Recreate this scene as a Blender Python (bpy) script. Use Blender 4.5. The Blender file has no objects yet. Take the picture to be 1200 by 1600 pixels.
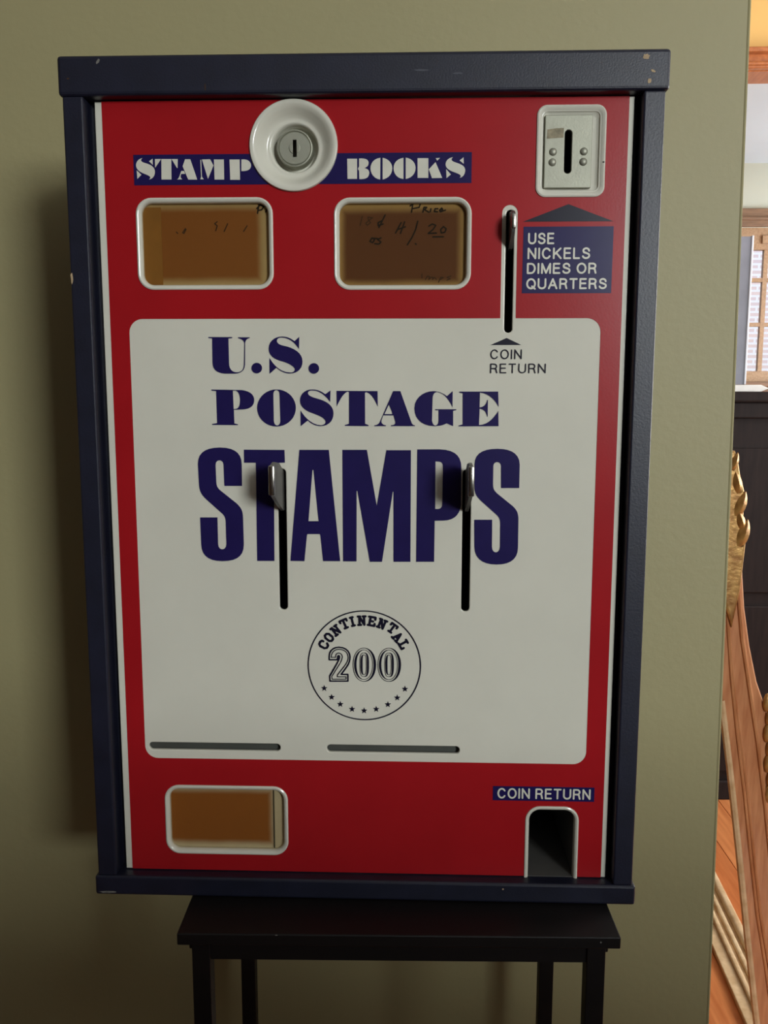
import bpy, bmesh, math, random
from mathutils import Vector, Matrix
random.seed(7)
SC = bpy.context.scene
COL = SC.collection
TABLE_Z = 0.88            # height of the stand's top, metres

# ------------------------------------------------------------------ camera
cam_d = bpy.data.cameras.new('camera')
cam_d.sensor_fit = 'VERTICAL'
cam_d.sensor_height = 36.0
cam_d.lens = 36.0 * 1350.0 / 1600.0
cam_d.clip_start = 0.01
cam = bpy.data.objects.new('camera', cam_d)
COL.objects.link(cam)
yaw, pitch, roll = 0.03339, 0.13499, -0.00091
cam.matrix_world = (Matrix.Translation((0.03194, -0.53494, TABLE_Z + 0.33376))
                    @ Matrix.Rotation(yaw, 4, 'Z') @ Matrix.Rotation(math.pi / 2 - pitch, 4, 'X')
                    @ Matrix.Rotation(-roll, 4, 'Z'))
SC.camera = cam

# ------------------------------------------------------------------ world, sun, window daylight, exposure
world = bpy.data.worlds.new('sky'); SC.world = world
world.use_nodes = True
wn = world.node_tree.nodes['Background']
wn.inputs['Color'].default_value = (0.72, 0.84, 1.0, 1)
wn.inputs['Strength'].default_value = 1.6

def sun_lamp(direction, energy, color):
    d = bpy.data.lights.new('sun_offscreen', 'SUN'); d.energy = energy; d.color = color; d.angle = 0.01
    o = bpy.data.objects.new('sun_offscreen', d); COL.objects.link(o)
    o.rotation_euler = Vector(direction).to_track_quat('-Z', 'Y').to_euler()
sun_lamp((-0.25, 0.35, -0.90), 2.3, (1.0, 0.93, 0.88))

def daylight(name, loc, direction, w, h, energy, color):
    d = bpy.data.lights.new(name, 'AREA'); d.shape = 'RECTANGLE'; d.size = w; d.size_y = h
    d.energy = energy; d.color = color
    o = bpy.data.objects.new(name, d); COL.objects.link(o); o.location = loc
    o.rotation_euler = Vector(direction).to_track_quat('-Z', 'Z').to_euler()
daylight('window_back_offscreen', (1.85, -3.42, 1.88), (0, 1, 0), 0.85, 0.85, 132, (0.97, 1.0, 0.97))
daylight('window_right_offscreen', (2.72, 1.35, 1.45), (-1, 0, 0), 1.3, 1.5, 110, (1.0, 0.95, 0.88))
daylight('window_far_room_offscreen', (3.62, 3.9, 1.5), (-1, 0, 0), 1.2, 1.3, 125, (0.78, 0.91, 1.0))

vs = SC.view_settings
vs.view_transform = 'Standard'; vs.look = 'None'; vs.gamma = 1.0; vs.exposure = 0.0
vs.use_curve_mapping = False

# ------------------------------------------------------------------ materials
MATS = {}
def lin(c):
    return tuple(((v / 255 + 0.055) / 1.055) ** 2.4 if v > 10 else v / 255 / 12.92 for v in c)

def mat(name, rgb, rough=0.5, metal=0.0, var=0.06, scale=30.0, bump=0.0, bump_scale=200.0, coat=0.0, spec=0.5, stretch=(1, 1, 1), rgb2=None):
    """Principled material with procedural colour variation and fine relief. rgb is sRGB 0-255."""
    if name in MATS: return MATS[name]
    m = bpy.data.materials.new(name); m.use_nodes = True
    nt = m.node_tree; b = nt.nodes['Principled BSDF']
    tc = nt.nodes.new('ShaderNodeTexCoord'); mp = nt.nodes.new('ShaderNodeMapping')
    mp.inputs['Scale'].default_value = stretch
    nt.links.new(tc.outputs['Object'], mp.inputs['Vector'])
    nz = nt.nodes.new('ShaderNodeTexNoise'); nz.inputs['Scale'].default_value = scale; nz.inputs['Detail'].default_value = 5
    nt.links.new(mp.outputs['Vector'], nz.inputs['Vector'])
    cr = nt.nodes.new('ShaderNodeValToRGB')
    c = lin(rgb)
    lo = lin(rgb2) if rgb2 else tuple(v * (1 - var * 2) for v in c)
    hi = c if rgb2 else tuple(min(1, v * (1 + var)) for v in c)
    cr.color_ramp.elements[0].position = 0.3; cr.color_ramp.elements[1].position = 0.7
    cr.color_ramp.elements[0].color = (*lo, 1); cr.color_ramp.elements[1].color = (*hi, 1)
    nt.links.new(nz.outputs['Fac'], cr.inputs['Fac'])
    nt.links.new(cr.outputs['Color'], b.inputs['Base Color'])
    b.inputs['Roughness'].default_value = rough; b.inputs['Metallic'].default_value = metal
    b.inputs['Coat Weight'].default_value = coat; b.inputs['Coat Roughness'].default_value = 0.12
    b.inputs['Specular IOR Level'].default_value = spec
    if bump:
        nb = nt.nodes.new('ShaderNodeTexNoise'); nb.inputs['Scale'].default_value = bump_scale; nb.inputs['Detail'].default_value = 4
        nt.links.new(mp.outputs['Vector'], nb.inputs['Vector'])
        bp = nt.nodes.new('ShaderNodeBump'); bp.inputs['Strength'].default_value = bump; bp.inputs['Distance'].default_value = 0.002
        nt.links.new(nb.outputs['Fac'], bp.inputs['Height']); nt.links.new(bp.outputs['Normal'], b.inputs['Normal'])
    MATS[name] = m
    return m

SAGE = mat('sage_wall_paint', (160, 152, 111), 0.55, var=0.02, scale=3, bump=0.12, bump_scale=140)
CREAM_WALL = mat('cream_wall_paint', (192, 188, 170), 0.7, var=0.02, scale=3)
PLASTER = mat('ceiling_plaster', (206, 208, 210), 0.8, var=0.02, scale=3)
YELLOW = mat('yellow_wall_paint', (236, 190, 112), 0.7, var=0.02, scale=3)
OAK = mat('orange_oak', (196, 118, 62), 0.4, scale=9, stretch=(8, 1, 8), rgb2=(166, 92, 44), coat=0.2)
FLOOR_OAK = [mat('floor_oak_%d' % i, c, 0.3, scale=6, stretch=(12, 1, 1), rgb2=c2, coat=0.3)
             for i, (c, c2) in enumerate((((214, 134, 80), (186, 106, 58)), ((206, 126, 74), (180, 100, 54)), ((222, 144, 88), (194, 114, 64))))]
NAVY = mat('navy_enamel', (24, 26, 42), 0.42, var=0.12, scale=60, bump=0.06, bump_scale=900)
WHITE = mat('white_enamel', (214, 212, 197), 0.17, var=0.015, scale=25, bump=0.015, bump_scale=300)
RED = mat('red_enamel', (160, 24, 30), 0.26, var=0.03, scale=25, bump=0.02, bump_scale=700, spec=0.38)
NAVY_INK = mat('navy_print', (33, 26, 78), 0.26, var=0.04, scale=80, spec=0.35)
BLACK_INK = mat('black_print', (22, 20, 38), 0.3, var=0.04, scale=80, spec=0.3)
WHITE_INK = mat('white_print', (214, 212, 197), 0.3, var=0.03, scale=80)
STEEL = mat('bare_inner_steel', (84, 82, 78), 0.6, var=0.1, scale=50)
SLOT_GREY = mat('dark_grey_lip', (70, 72, 66), 0.6, var=0.1, scale=50)
NICKEL = mat('dull_nickel', (158, 158, 142), 0.5, 0.55, var=0.05, scale=60, bump=0.05, bump_scale=900)
BRIGHT = mat('bright_steel', (200, 196, 186), 0.22, 1.0, var=0.1, scale=300)
LEVER = mat('grey_lever_steel', (112, 110, 106), 0.42, 0.6, var=0.08, scale=90)
CHIP = mat('tan_primer_chip', (176, 152, 118), 0.7, var=0.1, scale=200)
PENCIL = mat('pencil_mark', (22, 14, 9), 0.8, var=0.1, scale=200)
PENCIL_FAINT = mat('faint_pencil_mark', (62, 38, 18), 0.8, var=0.1, scale=200)
BLACKWOOD = mat('black_stained_wood', (17, 13, 12), 0.5, scale=12, stretch=(1, 8, 8), rgb2=(11, 8, 8), spec=0.3)
DARKWOOD = mat('dark_walnut', (38, 29, 27), 0.6, scale=10, stretch=(8, 8, 1), rgb2=(28, 21, 20), spec=0.15)
HONEY = mat('honey_wood', (204, 146, 102), 0.34, scale=14, stretch=(8, 8, 1), rgb2=(172, 110, 70), coat=0.3)
GILT = mat('worn_gilt', (196, 156, 92), 0.4, 0.5, scale=60, rgb2=(140, 98, 52), bump=0.4, bump_scale=120)
CREAM = mat('cream_gesso', (222, 196, 156), 0.5, scale=40, rgb2=(190, 158, 116))
TRIMWOOD = mat('tan_window_wood', (176, 138, 102), 0.5, scale=10, stretch=(8, 1, 8), rgb2=(150, 112, 80))
SCREEN = mat('grey_glossy_face', (120, 120, 130), 0.25, var=0.12, scale=6)
PALE = mat('pale_grey_edge', (206, 208, 216), 0.4, var=0.03)
TRAYWHITE = mat('white_tray_glaze', (230, 226, 220), 0.35, var=0.03)
STAIN = mat('tape_stain', (132, 122, 96), 0.5, 0.3, var=0.2, scale=300)

def card_mat(name, centre, edge, size, soft, drift):
    """Aged paper: a brown body that pales towards its own borders (object coordinates of the card)."""
    m = bpy.data.materials.new(name); m.use_nodes = True
    nt = m.node_tree; b = nt.nodes['Principled BSDF']; N = nt.nodes.new; L = nt.links.new
    tc = N('ShaderNodeTexCoord'); sx = N('ShaderNodeSeparateXYZ'); L(tc.outputs['Object'], sx.inputs[0])
    nz = N('ShaderNodeTexNoise'); nz.inputs['Scale'].default_value = 35; L(tc.outputs['Object'], nz.inputs['Vector'])
    def m2(op, a, c):
        n = N('ShaderNodeMath'); n.operation = op
        for i, v in enumerate((a, c)):
            if isinstance(v, (int, float)): n.inputs[i].default_value = v
            else: L(v, n.inputs[i])
        return n.outputs[0]
    dx = m2('SUBTRACT', size[0] / 2, m2('ABSOLUTE', m2('ADD', sx.outputs['X'], drift[0]), 0))
    dz = m2('SUBTRACT', size[1] / 2, m2('ABSOLUTE', m2('ADD', sx.outputs['Z'], drift[1]), 0))
    d = m2('MINIMUM', dx, dz)
    d = m2('ADD', d, m2('MULTIPLY', m2('SUBTRACT', nz.outputs['Fac'], 0.5), 0.0022))
    f = N('ShaderNodeMapRange'); f.interpolation_type = 'SMOOTHSTEP'
    f.inputs['From Min'].default_value = 0.0; f.inputs['From Max'].default_value = soft
    L(d, f.inputs['Value'])
    mx = N('ShaderNodeMix'); mx.data_type = 'RGBA'
    mx.inputs['A'].default_value = (*lin(edge), 1); mx.inputs['B'].default_value = (*lin(centre), 1)
    L(f.outputs['Result'], mx.inputs['Factor']); L(mx.outputs['Result'], b.inputs['Base Color'])
    b.inputs['Roughness'].default_value = 0.7
    return m

def glass_mat(name, tint=(1, 1, 1), gloss=0.08):
    m = bpy.data.materials.new(name); m.use_nodes = True
    nt = m.node_tree; nt.nodes.clear()
    o = nt.nodes.new('ShaderNodeOutputMaterial'); t = nt.nodes.new('ShaderNodeBsdfTransparent'); g = nt.nodes.new('ShaderNodeBsdfGlossy')
    t.inputs['Color'].default_value = (*tint, 1); g.inputs['Roughness'].default_value = 0.08
    x = nt.nodes.new('ShaderNodeMixShader'); x.inputs[0].default_value = gloss
    nt.links.new(t.outputs[0], x.inputs[1]); nt.links.new(g.outputs[0], x.inputs[2]); nt.links.new(x.outputs[0], o.inputs['Surface'])
    return m
GLASS = glass_mat('clear_plastic_pane', (0.93, 0.9, 0.82), 0.05)
WINGLASS = glass_mat('window_glass', (0.97, 0.98, 1.0), 0.05)

def siding_mat():
    m = bpy.data.materials.new('painted_siding'); m.use_nodes = True
    nt = m.node_tree; b = nt.nodes['Principled BSDF']; N = nt.nodes.new; L = nt.links.new
    tc = N('ShaderNodeTexCoord'); br = N('ShaderNodeTexBrick')
    mp = N('ShaderNodeMapping'); mp.inputs['Rotation'].default_value = (math.pi / 2, 0, 0)
    L(tc.outputs['Object'], mp.inputs['Vector']); L(mp.outputs['Vector'], br.inputs['Vector'])
    br.inputs['Color1'].default_value = (*lin((228, 200, 196)), 1); br.inputs['Color2'].default_value = (*lin((216, 194, 198)), 1)
    br.inputs['Mortar'].default_value = (*lin((236, 232, 236)), 1)
    br.inputs['Scale'].default_value = 1.0; br.inputs['Brick Width'].default_value = 0.16
    br.inputs['Row Height'].default_value = 0.055; br.inputs['Mortar Size'].default_value = 0.012
    L(br.outputs['Color'], b.inputs['Base Color']); b.inputs['Roughness'].default_value = 0.9
    return m
SIDING = siding_mat()

# ------------------------------------------------------------------ mesh helpers
def obj(name, me, material, parent=None, loc=(0, 0, 0), smooth=False):
    o = bpy.data.objects.new(name, me); COL.objects.link(o); o.location = loc
    if material and not me.materials: me.materials.append(material)
    if parent: o.parent = parent
    if smooth:
        for p in me.polygons: p.use_smooth = True
        me.set_sharp_from_angle(angle=math.radians(38))
    return o
def tag(o, label=None, cat=None, group=None, kind=None):
    if label: o['label'] = label
    if cat: o['category'] = cat
    if group: o['group'] = group
    if kind: o['kind'] = kind
    return o
def thing(name, loc, label, cat, group=None, rz=0):
    o = bpy.data.objects.new(name, None); COL.objects.link(o); o.location = loc; o.rotation_euler = (0, 0, rz)
    o.empty_display_size = 0.05
    return tag(o, label, cat, group)
def to_mesh(bm, name='m'):
    me = bpy.data.meshes.new(name); bmesh.ops.recalc_face_normals(bm, faces=bm.faces); bm.to_mesh(me); bm.free(); return me
def add_box(bm, x0, x1, y0, y1, z0, z1, bev=0.0, seg=2):
    r = bmesh.ops.create_cube(bm, size=1.0)
    vs_ = r['verts']
    for v in vs_:
        v.co = Vector(((x0 + x1) / 2 + v.co.x * (x1 - x0), (y0 + y1) / 2 + v.co.y * (y1 - y0), (z0 + z1) / 2 + v.co.z * (z1 - z0)))
    if bev:
        es = list({e for v in vs_ for e in v.link_edges})
        bmesh.ops.bevel(bm, geom=es, offset=bev, segments=seg, affect='EDGES', profile=0.5)
def box_me(*a, **k):
    bm = bmesh.new(); add_box(bm, *a, **k); return to_mesh(bm)
def box(name, a, material, parent=None, bev=0.0, seg=2):
    return obj(name, box_me(*a, bev=bev, seg=seg), material, parent)
def plate_me(loops, y_front, thick, bev=0.0):
    """2D loops (metres, x/z plane; nested loops are holes) -> plate whose front face is at y_front."""
    cu = bpy.data.curves.new('tmp', 'CURVE'); cu.dimensions = '2D'; cu.fill_mode = 'BOTH'
    for l in loops:
        s = cu.splines.new('POLY'); s.points.add(len(l) - 1); s.use_cyclic_u = True
        for p, q in zip(s.points, l): p.co = (q[0], q[1], 0, 1)
    cu.extrude = thick / 2 - bev
    if bev: cu.bevel_depth = bev; cu.bevel_resolution = 2; cu.offset = -bev
    o = bpy.data.objects.new('tmp', cu); COL.objects.link(o)
    dg = bpy.context.evaluated_depsgraph_get()
    me = bpy.data.meshes.new_from_object(o.evaluated_get(dg))
    bpy.data.objects.remove(o); bpy.data.curves.remove(cu)
    for v in me.vertices:
        x, y, z = v.co; v.co = (x, y_front + thick / 2 - z, y)
    bm = bmesh.new(); bm.from_mesh(me); bmesh.ops.remove_doubles(bm, verts=bm.verts, dist=1e-6)
    bmesh.ops.recalc_face_normals(bm, faces=bm.faces); bm.to_mesh(me); bm.free()
    me.materials.clear()
    return me
def mm(l): return [(x / 1000, z / 1000) for x, z in l]
def rrect(x0, x1, z0, z1, r, n=8):
    pts = []
    for cx, cz, a0 in ((x1 - r, z1 - r, 0), (x0 + r, z1 - r, 90), (x0 + r, z0 + r, 180), (x1 - r, z0 + r, 270)):
        for k in range(n + 1):
            a = math.radians(a0 + 90 * k / n); pts.append((cx + r * math.cos(a), cz + r * math.sin(a)))
    return pts
def circle(cx, cz, r, n=48):
    return [(cx + r * math.cos(2 * math.pi * k / n), cz + r * math.sin(2 * math.pi * k / n)) for k in range(n)]
def lathe_me(cx, cz, prof, n=64):
    """profile of (radius, y) turned about the axis along y through (cx, cz)."""
    bm = bmesh.new(); rings = []
    for r, y in prof:
        if r < 1e-6: rings.append([bm.verts.new((cx, y, cz))])
        else: rings.append([bm.verts.new((cx + r * math.cos(2 * math.pi * k / n), y, cz + r * math.sin(2 * math.pi * k / n))) for k in range(n)])
    for a, b in zip(rings, rings[1:]):
        for k in range(n):
            if len(b) == 1: bm.faces.new((a[k], a[(k + 1) % n], b[0]))
            elif len(a) == 1: bm.faces.new((a[0], b[(k + 1) % n], b[k]))
            else: bm.faces.new((a[k], a[(k + 1) % n], b[(k + 1) % n], b[k]))
    return to_mesh(bm)
def loft_me(loops, cap=True):
    """loops: list of (points, y), equal counts, skinned in order."""
    bm = bmesh.new(); rings = [[bm.verts.new((x, y, z)) for x, z in p] for p, y in loops]
    n = len(rings[0])
    for a, b in zip(rings, rings[1:]):
        for k in range(n): bm.faces.new((a[k], a[(k + 1) % n], b[(k + 1) % n], b[k]))
    if cap: bm.faces.new(rings[-1])
    return to_mesh(bm)
def ribbon_me(strokes, width, y, closed=False, wfun=None):
    """strokes: polylines (metres, x/z) drawn as flat ink of the given width, facing -y."""
    bm = bmesh.new()
    if not closed:
        parts = []
        for s in strokes:                       # break strokes at sharp corners so the round ends form the joint
            cur = [s[0]]
            for i in range(1, len(s)):
                cur.append(s[i])
                if i < len(s) - 1:
                    d0 = Vector(s[i]) - Vector(s[i - 1]); d1 = Vector(s[i + 1]) - Vector(s[i])
                    if d0.length > 1e-7 and d1.length > 1e-7 and abs(d0.angle_signed(d1)) > 0.8: parts.append(cur); cur = [s[i]]
            parts.append(cur)
        strokes = parts
    y_base = y
    for si, s in enumerate(strokes):
        y = y_base - 0.000012 * (si % 7)         # overlapping strokes must not share a plane
        s = [Vector(q) for q in s]; n = len(s)
        if closed: segs = [(s[i], s[(i + 1) % n]) for i in range(n)]
        else: segs = list(zip(s, s[1:]))
        ws = [wfun(q) if wfun else width for q in s]
        nm = []
        for i in range(n):
            a = s[i - 1] if (i or closed) else s[i]; b = s[(i + 1) % n] if (i < n - 1 or closed) else s[i]
            t = (b - a); t = t.normalized() if t.length else Vector((1, 0)); nrm = Vector((-t.y, t.x))
            d1 = (s[i] - a).normalized() if (s[i] - a).length else t
            c = max(0.6, abs(nrm.dot(Vector((-d1.y, d1.x))))); nm.append(nrm / c)
        L_ = [bm.verts.new(((s[i] + nm[i] * ws[i] / 2).x, y, (s[i] + nm[i] * ws[i] / 2).y)) for i in range(n)]
        R_ = [bm.verts.new(((s[i] - nm[i] * ws[i] / 2).x, y, (s[i] - nm[i] * ws[i] / 2).y)) for i in range(n)]
        for i in range(n if closed else n - 1):
            j = (i + 1) % n; bm.faces.new((L_[i], L_[j], R_[j], R_[i]))
        if not closed:
            for ei, (e, w) in enumerate(((s[0], ws[0]), (s[-1], ws[-1]))):
                bm.faces.new([bm.verts.new((e.x + w / 2 * math.cos(k * math.pi / 4), y + 0.000004 * (ei + 1), e.y + w / 2 * math.sin(k * math.pi / 4))) for k in range(8)])
    me = bpy.data.meshes.new('ink'); 
    for f in bm.faces:
        f.normal_update()
        if f.normal.y > 0: f.normal_flip()
    bm.to_mesh(me); bm.free(); return me
def arc(cx, cy, rx, ry, a0, a1, n=10):
    return [(cx + rx * math.cos(math.radians(a0 + (a1 - a0) * k / n)), cy + ry * math.sin(math.radians(a0 + (a1 - a0) * k / n))) for k in range(n + 1)]
GROTESK = {  # centre lines of plain grotesque capitals: (advance width, strokes), cap height 1
 'U': (0.70, [[(0, 1), (0, 0.32)] + arc(0.35, 0.32, 0.35, 0.32, 180, 360, 12) + [(0.70, 0.32), (0.70, 1)]]),
 'S': (0.64, [[(0.61, 0.74)] + arc(0.32, 0.76, 0.28, 0.24, 10, 200, 10) + [(0.10, 0.60), (0.34, 0.52), (0.56, 0.42)] + arc(0.32, 0.26, 0.32, 0.26, 25, -165, 11)]),
 'E': (0.58, [[(0.56, 1), (0, 1), (0, 0), (0.58, 0)], [(0, 0.53), (0.52, 0.53)]]),
 'N': (0.70, [[(0, 0), (0, 1), (0.70, 0), (0.70, 1)]]),
 'I': (0.0, [[(0, 0), (0, 1)]]),
 'C': (0.74, [arc(0.38, 0.5, 0.38, 0.5, 35, 325, 22)]),
 'K': (0.70, [[(0, 0), (0, 1)], [(0.66, 1), (0, 0.34)], [(0.22, 0.56), (0.70, 0)]]),
 'L': (0.52, [[(0, 1), (0, 0), (0.52, 0)]]),
 'D': (0.70, [[(0, 0), (0, 1), (0.32, 1)] + arc(0.32, 0.5, 0.38, 0.5, 90, -90, 14) + [(0.32, 0), (0, 0)]]),
 'M': (0.80, [[(0, 0), (0, 1), (0.40, 0.02), (0.80, 1), (0.80, 0)]]),
 'O': (0.80, [arc(0.40, 0.5, 0.40, 0.5, 0, 360, 28)]),
 'Q': (0.80, [arc(0.40, 0.5, 0.40, 0.5, 0, 360, 28), [(0.50, 0.22), (0.80, -0.04)]]),
 'R': (0.66, [[(0, 0), (0, 1), (0.36, 1)] + arc(0.36, 0.745, 0.26, 0.255, 90, -90, 10) + [(0.36, 0.49), (0, 0.49)], [(0.36, 0.49), (0.55, 0.42), (0.60, 0.18), (0.65, 0)]]),
 'A': (0.78, [[(0, 0), (0.39, 1), (0.78, 0)], [(0.14, 0.34), (0.64, 0.34)]]),
 'T': (0.66, [[(0, 1), (0.66, 1)], [(0.33, 1), (0.33, 0)]])}
def text_me(lines, y, stroke):
    """lines: (string, x0, x1, z_bottom, z_top) in mm; grotesque capitals drawn as ink and fitted into each box."""
    out = []
    for s, x0, x1, z0, z1 in lines:
        h = (z1 - z0 - stroke); pen = 0.0; l = []
        for ch in s:
            if ch == ' ': pen += 0.42; continue
            w, st = GROTESK[ch]
            for q in st: l.append([(pen + u, v) for u, v in q])
            pen += w + 0.36
        pen -= 0.36
        kx = (x1 - x0 - stroke) / pen
        out += [[((x0 + stroke / 2 + u * kx) / 1000, (z0 + stroke / 2 + v * h) / 1000) for u, v in q] for q in l]
    return ribbon_me(out, stroke / 1000, y)

# ------------------------------------------------------------------ the setting
def struct(o): o['kind'] = 'structure'; return o
CEIL = 2.6
# floor with boards running towards the far room
floor = struct(box('floor', (-1.7, 3.7, -3.4, 5.1, -0.06, -0.012), mat('subfloor', (90, 56, 34), 0.8)))
bw, brd = 0.088, {}
for i, (ln) in enumerate((1.2, 1.7, 2.1)):
    brd[i] = [box_me(-bw / 2 + 0.0006, bw / 2 - 0.0006, 0, ln - 0.0012, -0.012, 0, bev=0.0008, seg=1) for _ in range(3)]
    for j in range(3): brd[i][j].materials.append(FLOOR_OAK[j])
# the 300 boards nearest the visible strip are single pieces
x = 0.30
while x < 2.58:
    y = -3.4 + random.random() * -1.0
    while y < 5.0:
        k = random.randrange(3); ln = (1.2, 1.7, 2.1)[k]
        if y + ln > -3.4 and y + ln < 5.1 and y > -3.4:
            obj('floorboard', brd[k][random.randrange(3)], None, floor, (x, y, 0))
        else:
            a, b = max(y, -3.4), min(y + ln, 5.1)
            if b - a > 0.05: obj('floorboard', box_me(-bw / 2 + 0.0006, bw / 2 - 0.0006, 0, b - a - 0.0012, -0.012, 0, bev=0.0008, seg=1), FLOOR_OAK[random.randrange(3)], floor, (x, a, 0))
        y += ln
    x += bw
bm = bmesh.new()
for x0, x1 in ((-1.7, 0.30 - bw / 2), (x - bw / 2, 3.7)):
    xx = x0
    while xx < x1 - 0.01:
        add_box(bm, xx + 0.0006, min(xx + bw, x1) - 0.0006, -3.4, 5.1, -0.012, 0); xx += bw
tag(obj('floorboard_field', to_mesh(bm), FLOOR_OAK[0], floor), kind='stuff')

struct(box('ceiling', (-1.7, 3.7, -3.4, 5.1, CEIL, CEIL + 0.06), PLASTER))
# green wall behind the machine; its free end is a little out of plumb
bm = bmesh.new()
def ex(z): return 0.300 - 0.0136 * (z - TABLE_Z - 0.2355)
for y in (0.2, 0.31):
    for xx, z in ((-1.7, 0), (ex(0), 0), (ex(CEIL), CEIL), (-1.7, CEIL)): bm.verts.new((xx, y, z))
bm.verts.ensure_lookup_table(); V = bm.verts
for q in ((0, 1, 2, 3), (7, 6, 5, 4), (0, 4, 5, 1), (1, 5, 6, 2), (2, 6, 7, 3), (3, 7, 4, 0)): bm.faces.new([V[i] for i in q])
bmesh.ops.recalc_face_normals(bm, faces=bm.faces)
bmesh.ops.bevel(bm, geom=[e for e in bm.edges if all(v.co.x > 0 for v in e.verts) and abs(e.verts[0].co.z - e.verts[1].co.z) > 1], offset=0.0015, segments=2, affect='EDGES')
struct(obj('wall_green', to_mesh(bm), SAGE))
# corner bead along the wall's free edge, painted like the wall
bm = bmesh.new()
ra = [bm.verts.new((ex(0) - 0.0002 + 0.0014 * math.cos(k * math.pi / 4), 0.2012 + 0.0014 * math.sin(k * math.pi / 4), 0)) for k in range(8)]
rb = [bm.verts.new((ex(CEIL) - 0.0002 + 0.0014 * math.cos(k * math.pi / 4), 0.2012 + 0.0014 * math.sin(k * math.pi / 4), CEIL)) for k in range(8)]
for k in range(8): bm.faces.new((ra[k], ra[(k + 1) % 8], rb[(k + 1) % 8], rb[k]))
struct(obj('trim_5', to_mesh(bm), SAGE))
def wall_holes(name, along, at, thick, a0, a1, holes, material):
    """wall in a vertical plane with rectangular openings; along = 'x' or 'y'."""
    me = plate_me([[(a0, 0), (a1, 0), (a1, CEIL), (a0, CEIL)]] + [[(h[0], h[2]), (h[1], h[2]), (h[1], h[3]), (h[0], h[3])] for h in holes], at, thick)
    if along == 'y':
        for v in me.vertices: v.co = (v.co.y, v.co.x, v.co.z)
        me.flip_normals()
    return struct(obj(name, me, material))
PANEL = mat('dark_panelling', (82, 60, 42), 0.5, var=0.08, scale=4)
wall_holes('wall_back', 'x', -3.4, 0.1, -1.7, 3.7, [(1.4, 2.3, 1.40, 2.36)], PANEL)
wall_holes('wall_left', 'y', -1.7, 0.1, -3.3, 5.0, [], PANEL)
wall_holes('wall_right', 'y', 2.6, 0.1, -3.3, 2.66, [(0.7, 2.0, 0.7, 2.2)], PANEL)
wall_holes('wall_yellow', 'x', 2.66, 0.12, -1.6, 3.7, [(0.45, 2.2, -0.01, 2.338)], YELLOW)
wall_holes('wall_far_right', 'y', 3.55, 0.1, 2.78, 5.0, [(3.3, 4.5, 0.85, 2.15)], CREAM_WALL)
wall_holes('wall_far', 'x', 4.985, 0.1, -1.7, 3.7, [(1.86, 2.73, 1.295, 2.226)], CREAM_WALL)
# cased opening: wooden header and jamb casing
hd = struct(box('trim_1', (0.34, 2.31, 2.63, 2.66, 2.320, 2.372), OAK, bev=0.006))
box('bead', (0.34, 2.31, 2.618, 2.632, 2.326, 2.338), OAK, hd, bev=0.005)
box('cap_strip', (0.33, 2.32, 2.60, 2.66, 2.362, 2.378), OAK, hd, bev=0.004)
for i, (a, b) in enumerate(((0.34, 0.45), (2.2, 2.31))):
    struct(box('trim_%d' % (i + 2), (a, b, 2.635, 2.66, 0, 2.320), OAK, bev=0.006))
struct(box('trim_4', (0.45, 2.2, 2.66, 2.78, 2.318, 2.338), OAK))
# far window
w1 = thing('window_1', (0, 4.985, 0), None, None); struct(w1)
box('casing_head', (1.72, 2.87, -0.03, 0, 2.226, 2.332), mat('brown_casing', (136, 100, 72), 0.5, scale=10, stretch=(1, 8, 8), rgb2=(112, 80, 56)), w1, bev=0.006)
box('casing_head_bead', (1.71, 2.88, -0.045, 0, 2.262, 2.282), MATS['brown_casing'], w1, bev=0.006)
box('stool', (1.70, 2.90, -0.07, 0.02, 1.262, 1.295), MATS['brown_casing'], w1, bev=0.006)
box('apron', (1.74, 2.86, -0.02, 0, 1.17, 1.262), MATS['brown_casing'], w1, bev=0.004)
for a, b in ((1.74, 1.86), (2.73, 2.85)): box('casing_side', (a, b, -0.025, 0, 1.295, 2.226), TRIMWOOD, w1, bev=0.005)
fr = box('sash_top_rail', (1.86, 2.73, 0.010, 0.05, 2.094, 2.226), TRIMWOOD, w1, bev=0.003)
box('sash_lock', (2.155, 2.215, -0.002, 0.010, 2.13, 2.18), TRIMWOOD, fr, bev=0.004)
box('sash_bottom_rail', (1.86, 2.73, 0.010, 0.05, 1.295, 1.361), TRIMWOOD, w1, bev=0.003)
for a, b in ((1.86, 1.93), (2.66, 2.73)): box('sash_stile', (a, b, 0.010, 0.05, 1.361, 2.094), TRIMWOOD, w1)
mx_ = (2.19, 2.43); mz_ = (1.915, 1.646)
for a in mx_: box('muntin', (a - 0.013, a + 0.013, 0.015, 0.045, 1.361, 2.094), TRIMWOOD, w1)
for z in mz_: box('muntin', (1.93, 2.66, 0.016, 0.044, z - 0.012, z + 0.012), TRIMWOOD, w1)
for x0, x1 in zip((1.93,) + mx_, mx_ + (2.66,)):
    for z0, z1 in zip((1.361, 1.646, 1.915), (1.646, 1.915, 2.094)):
        box('pane', (x0 + 0.005, x1 - 0.005, 0.028, 0.032, z0 + 0.005, z1 - 0.005), WINGLASS, w1)
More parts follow.
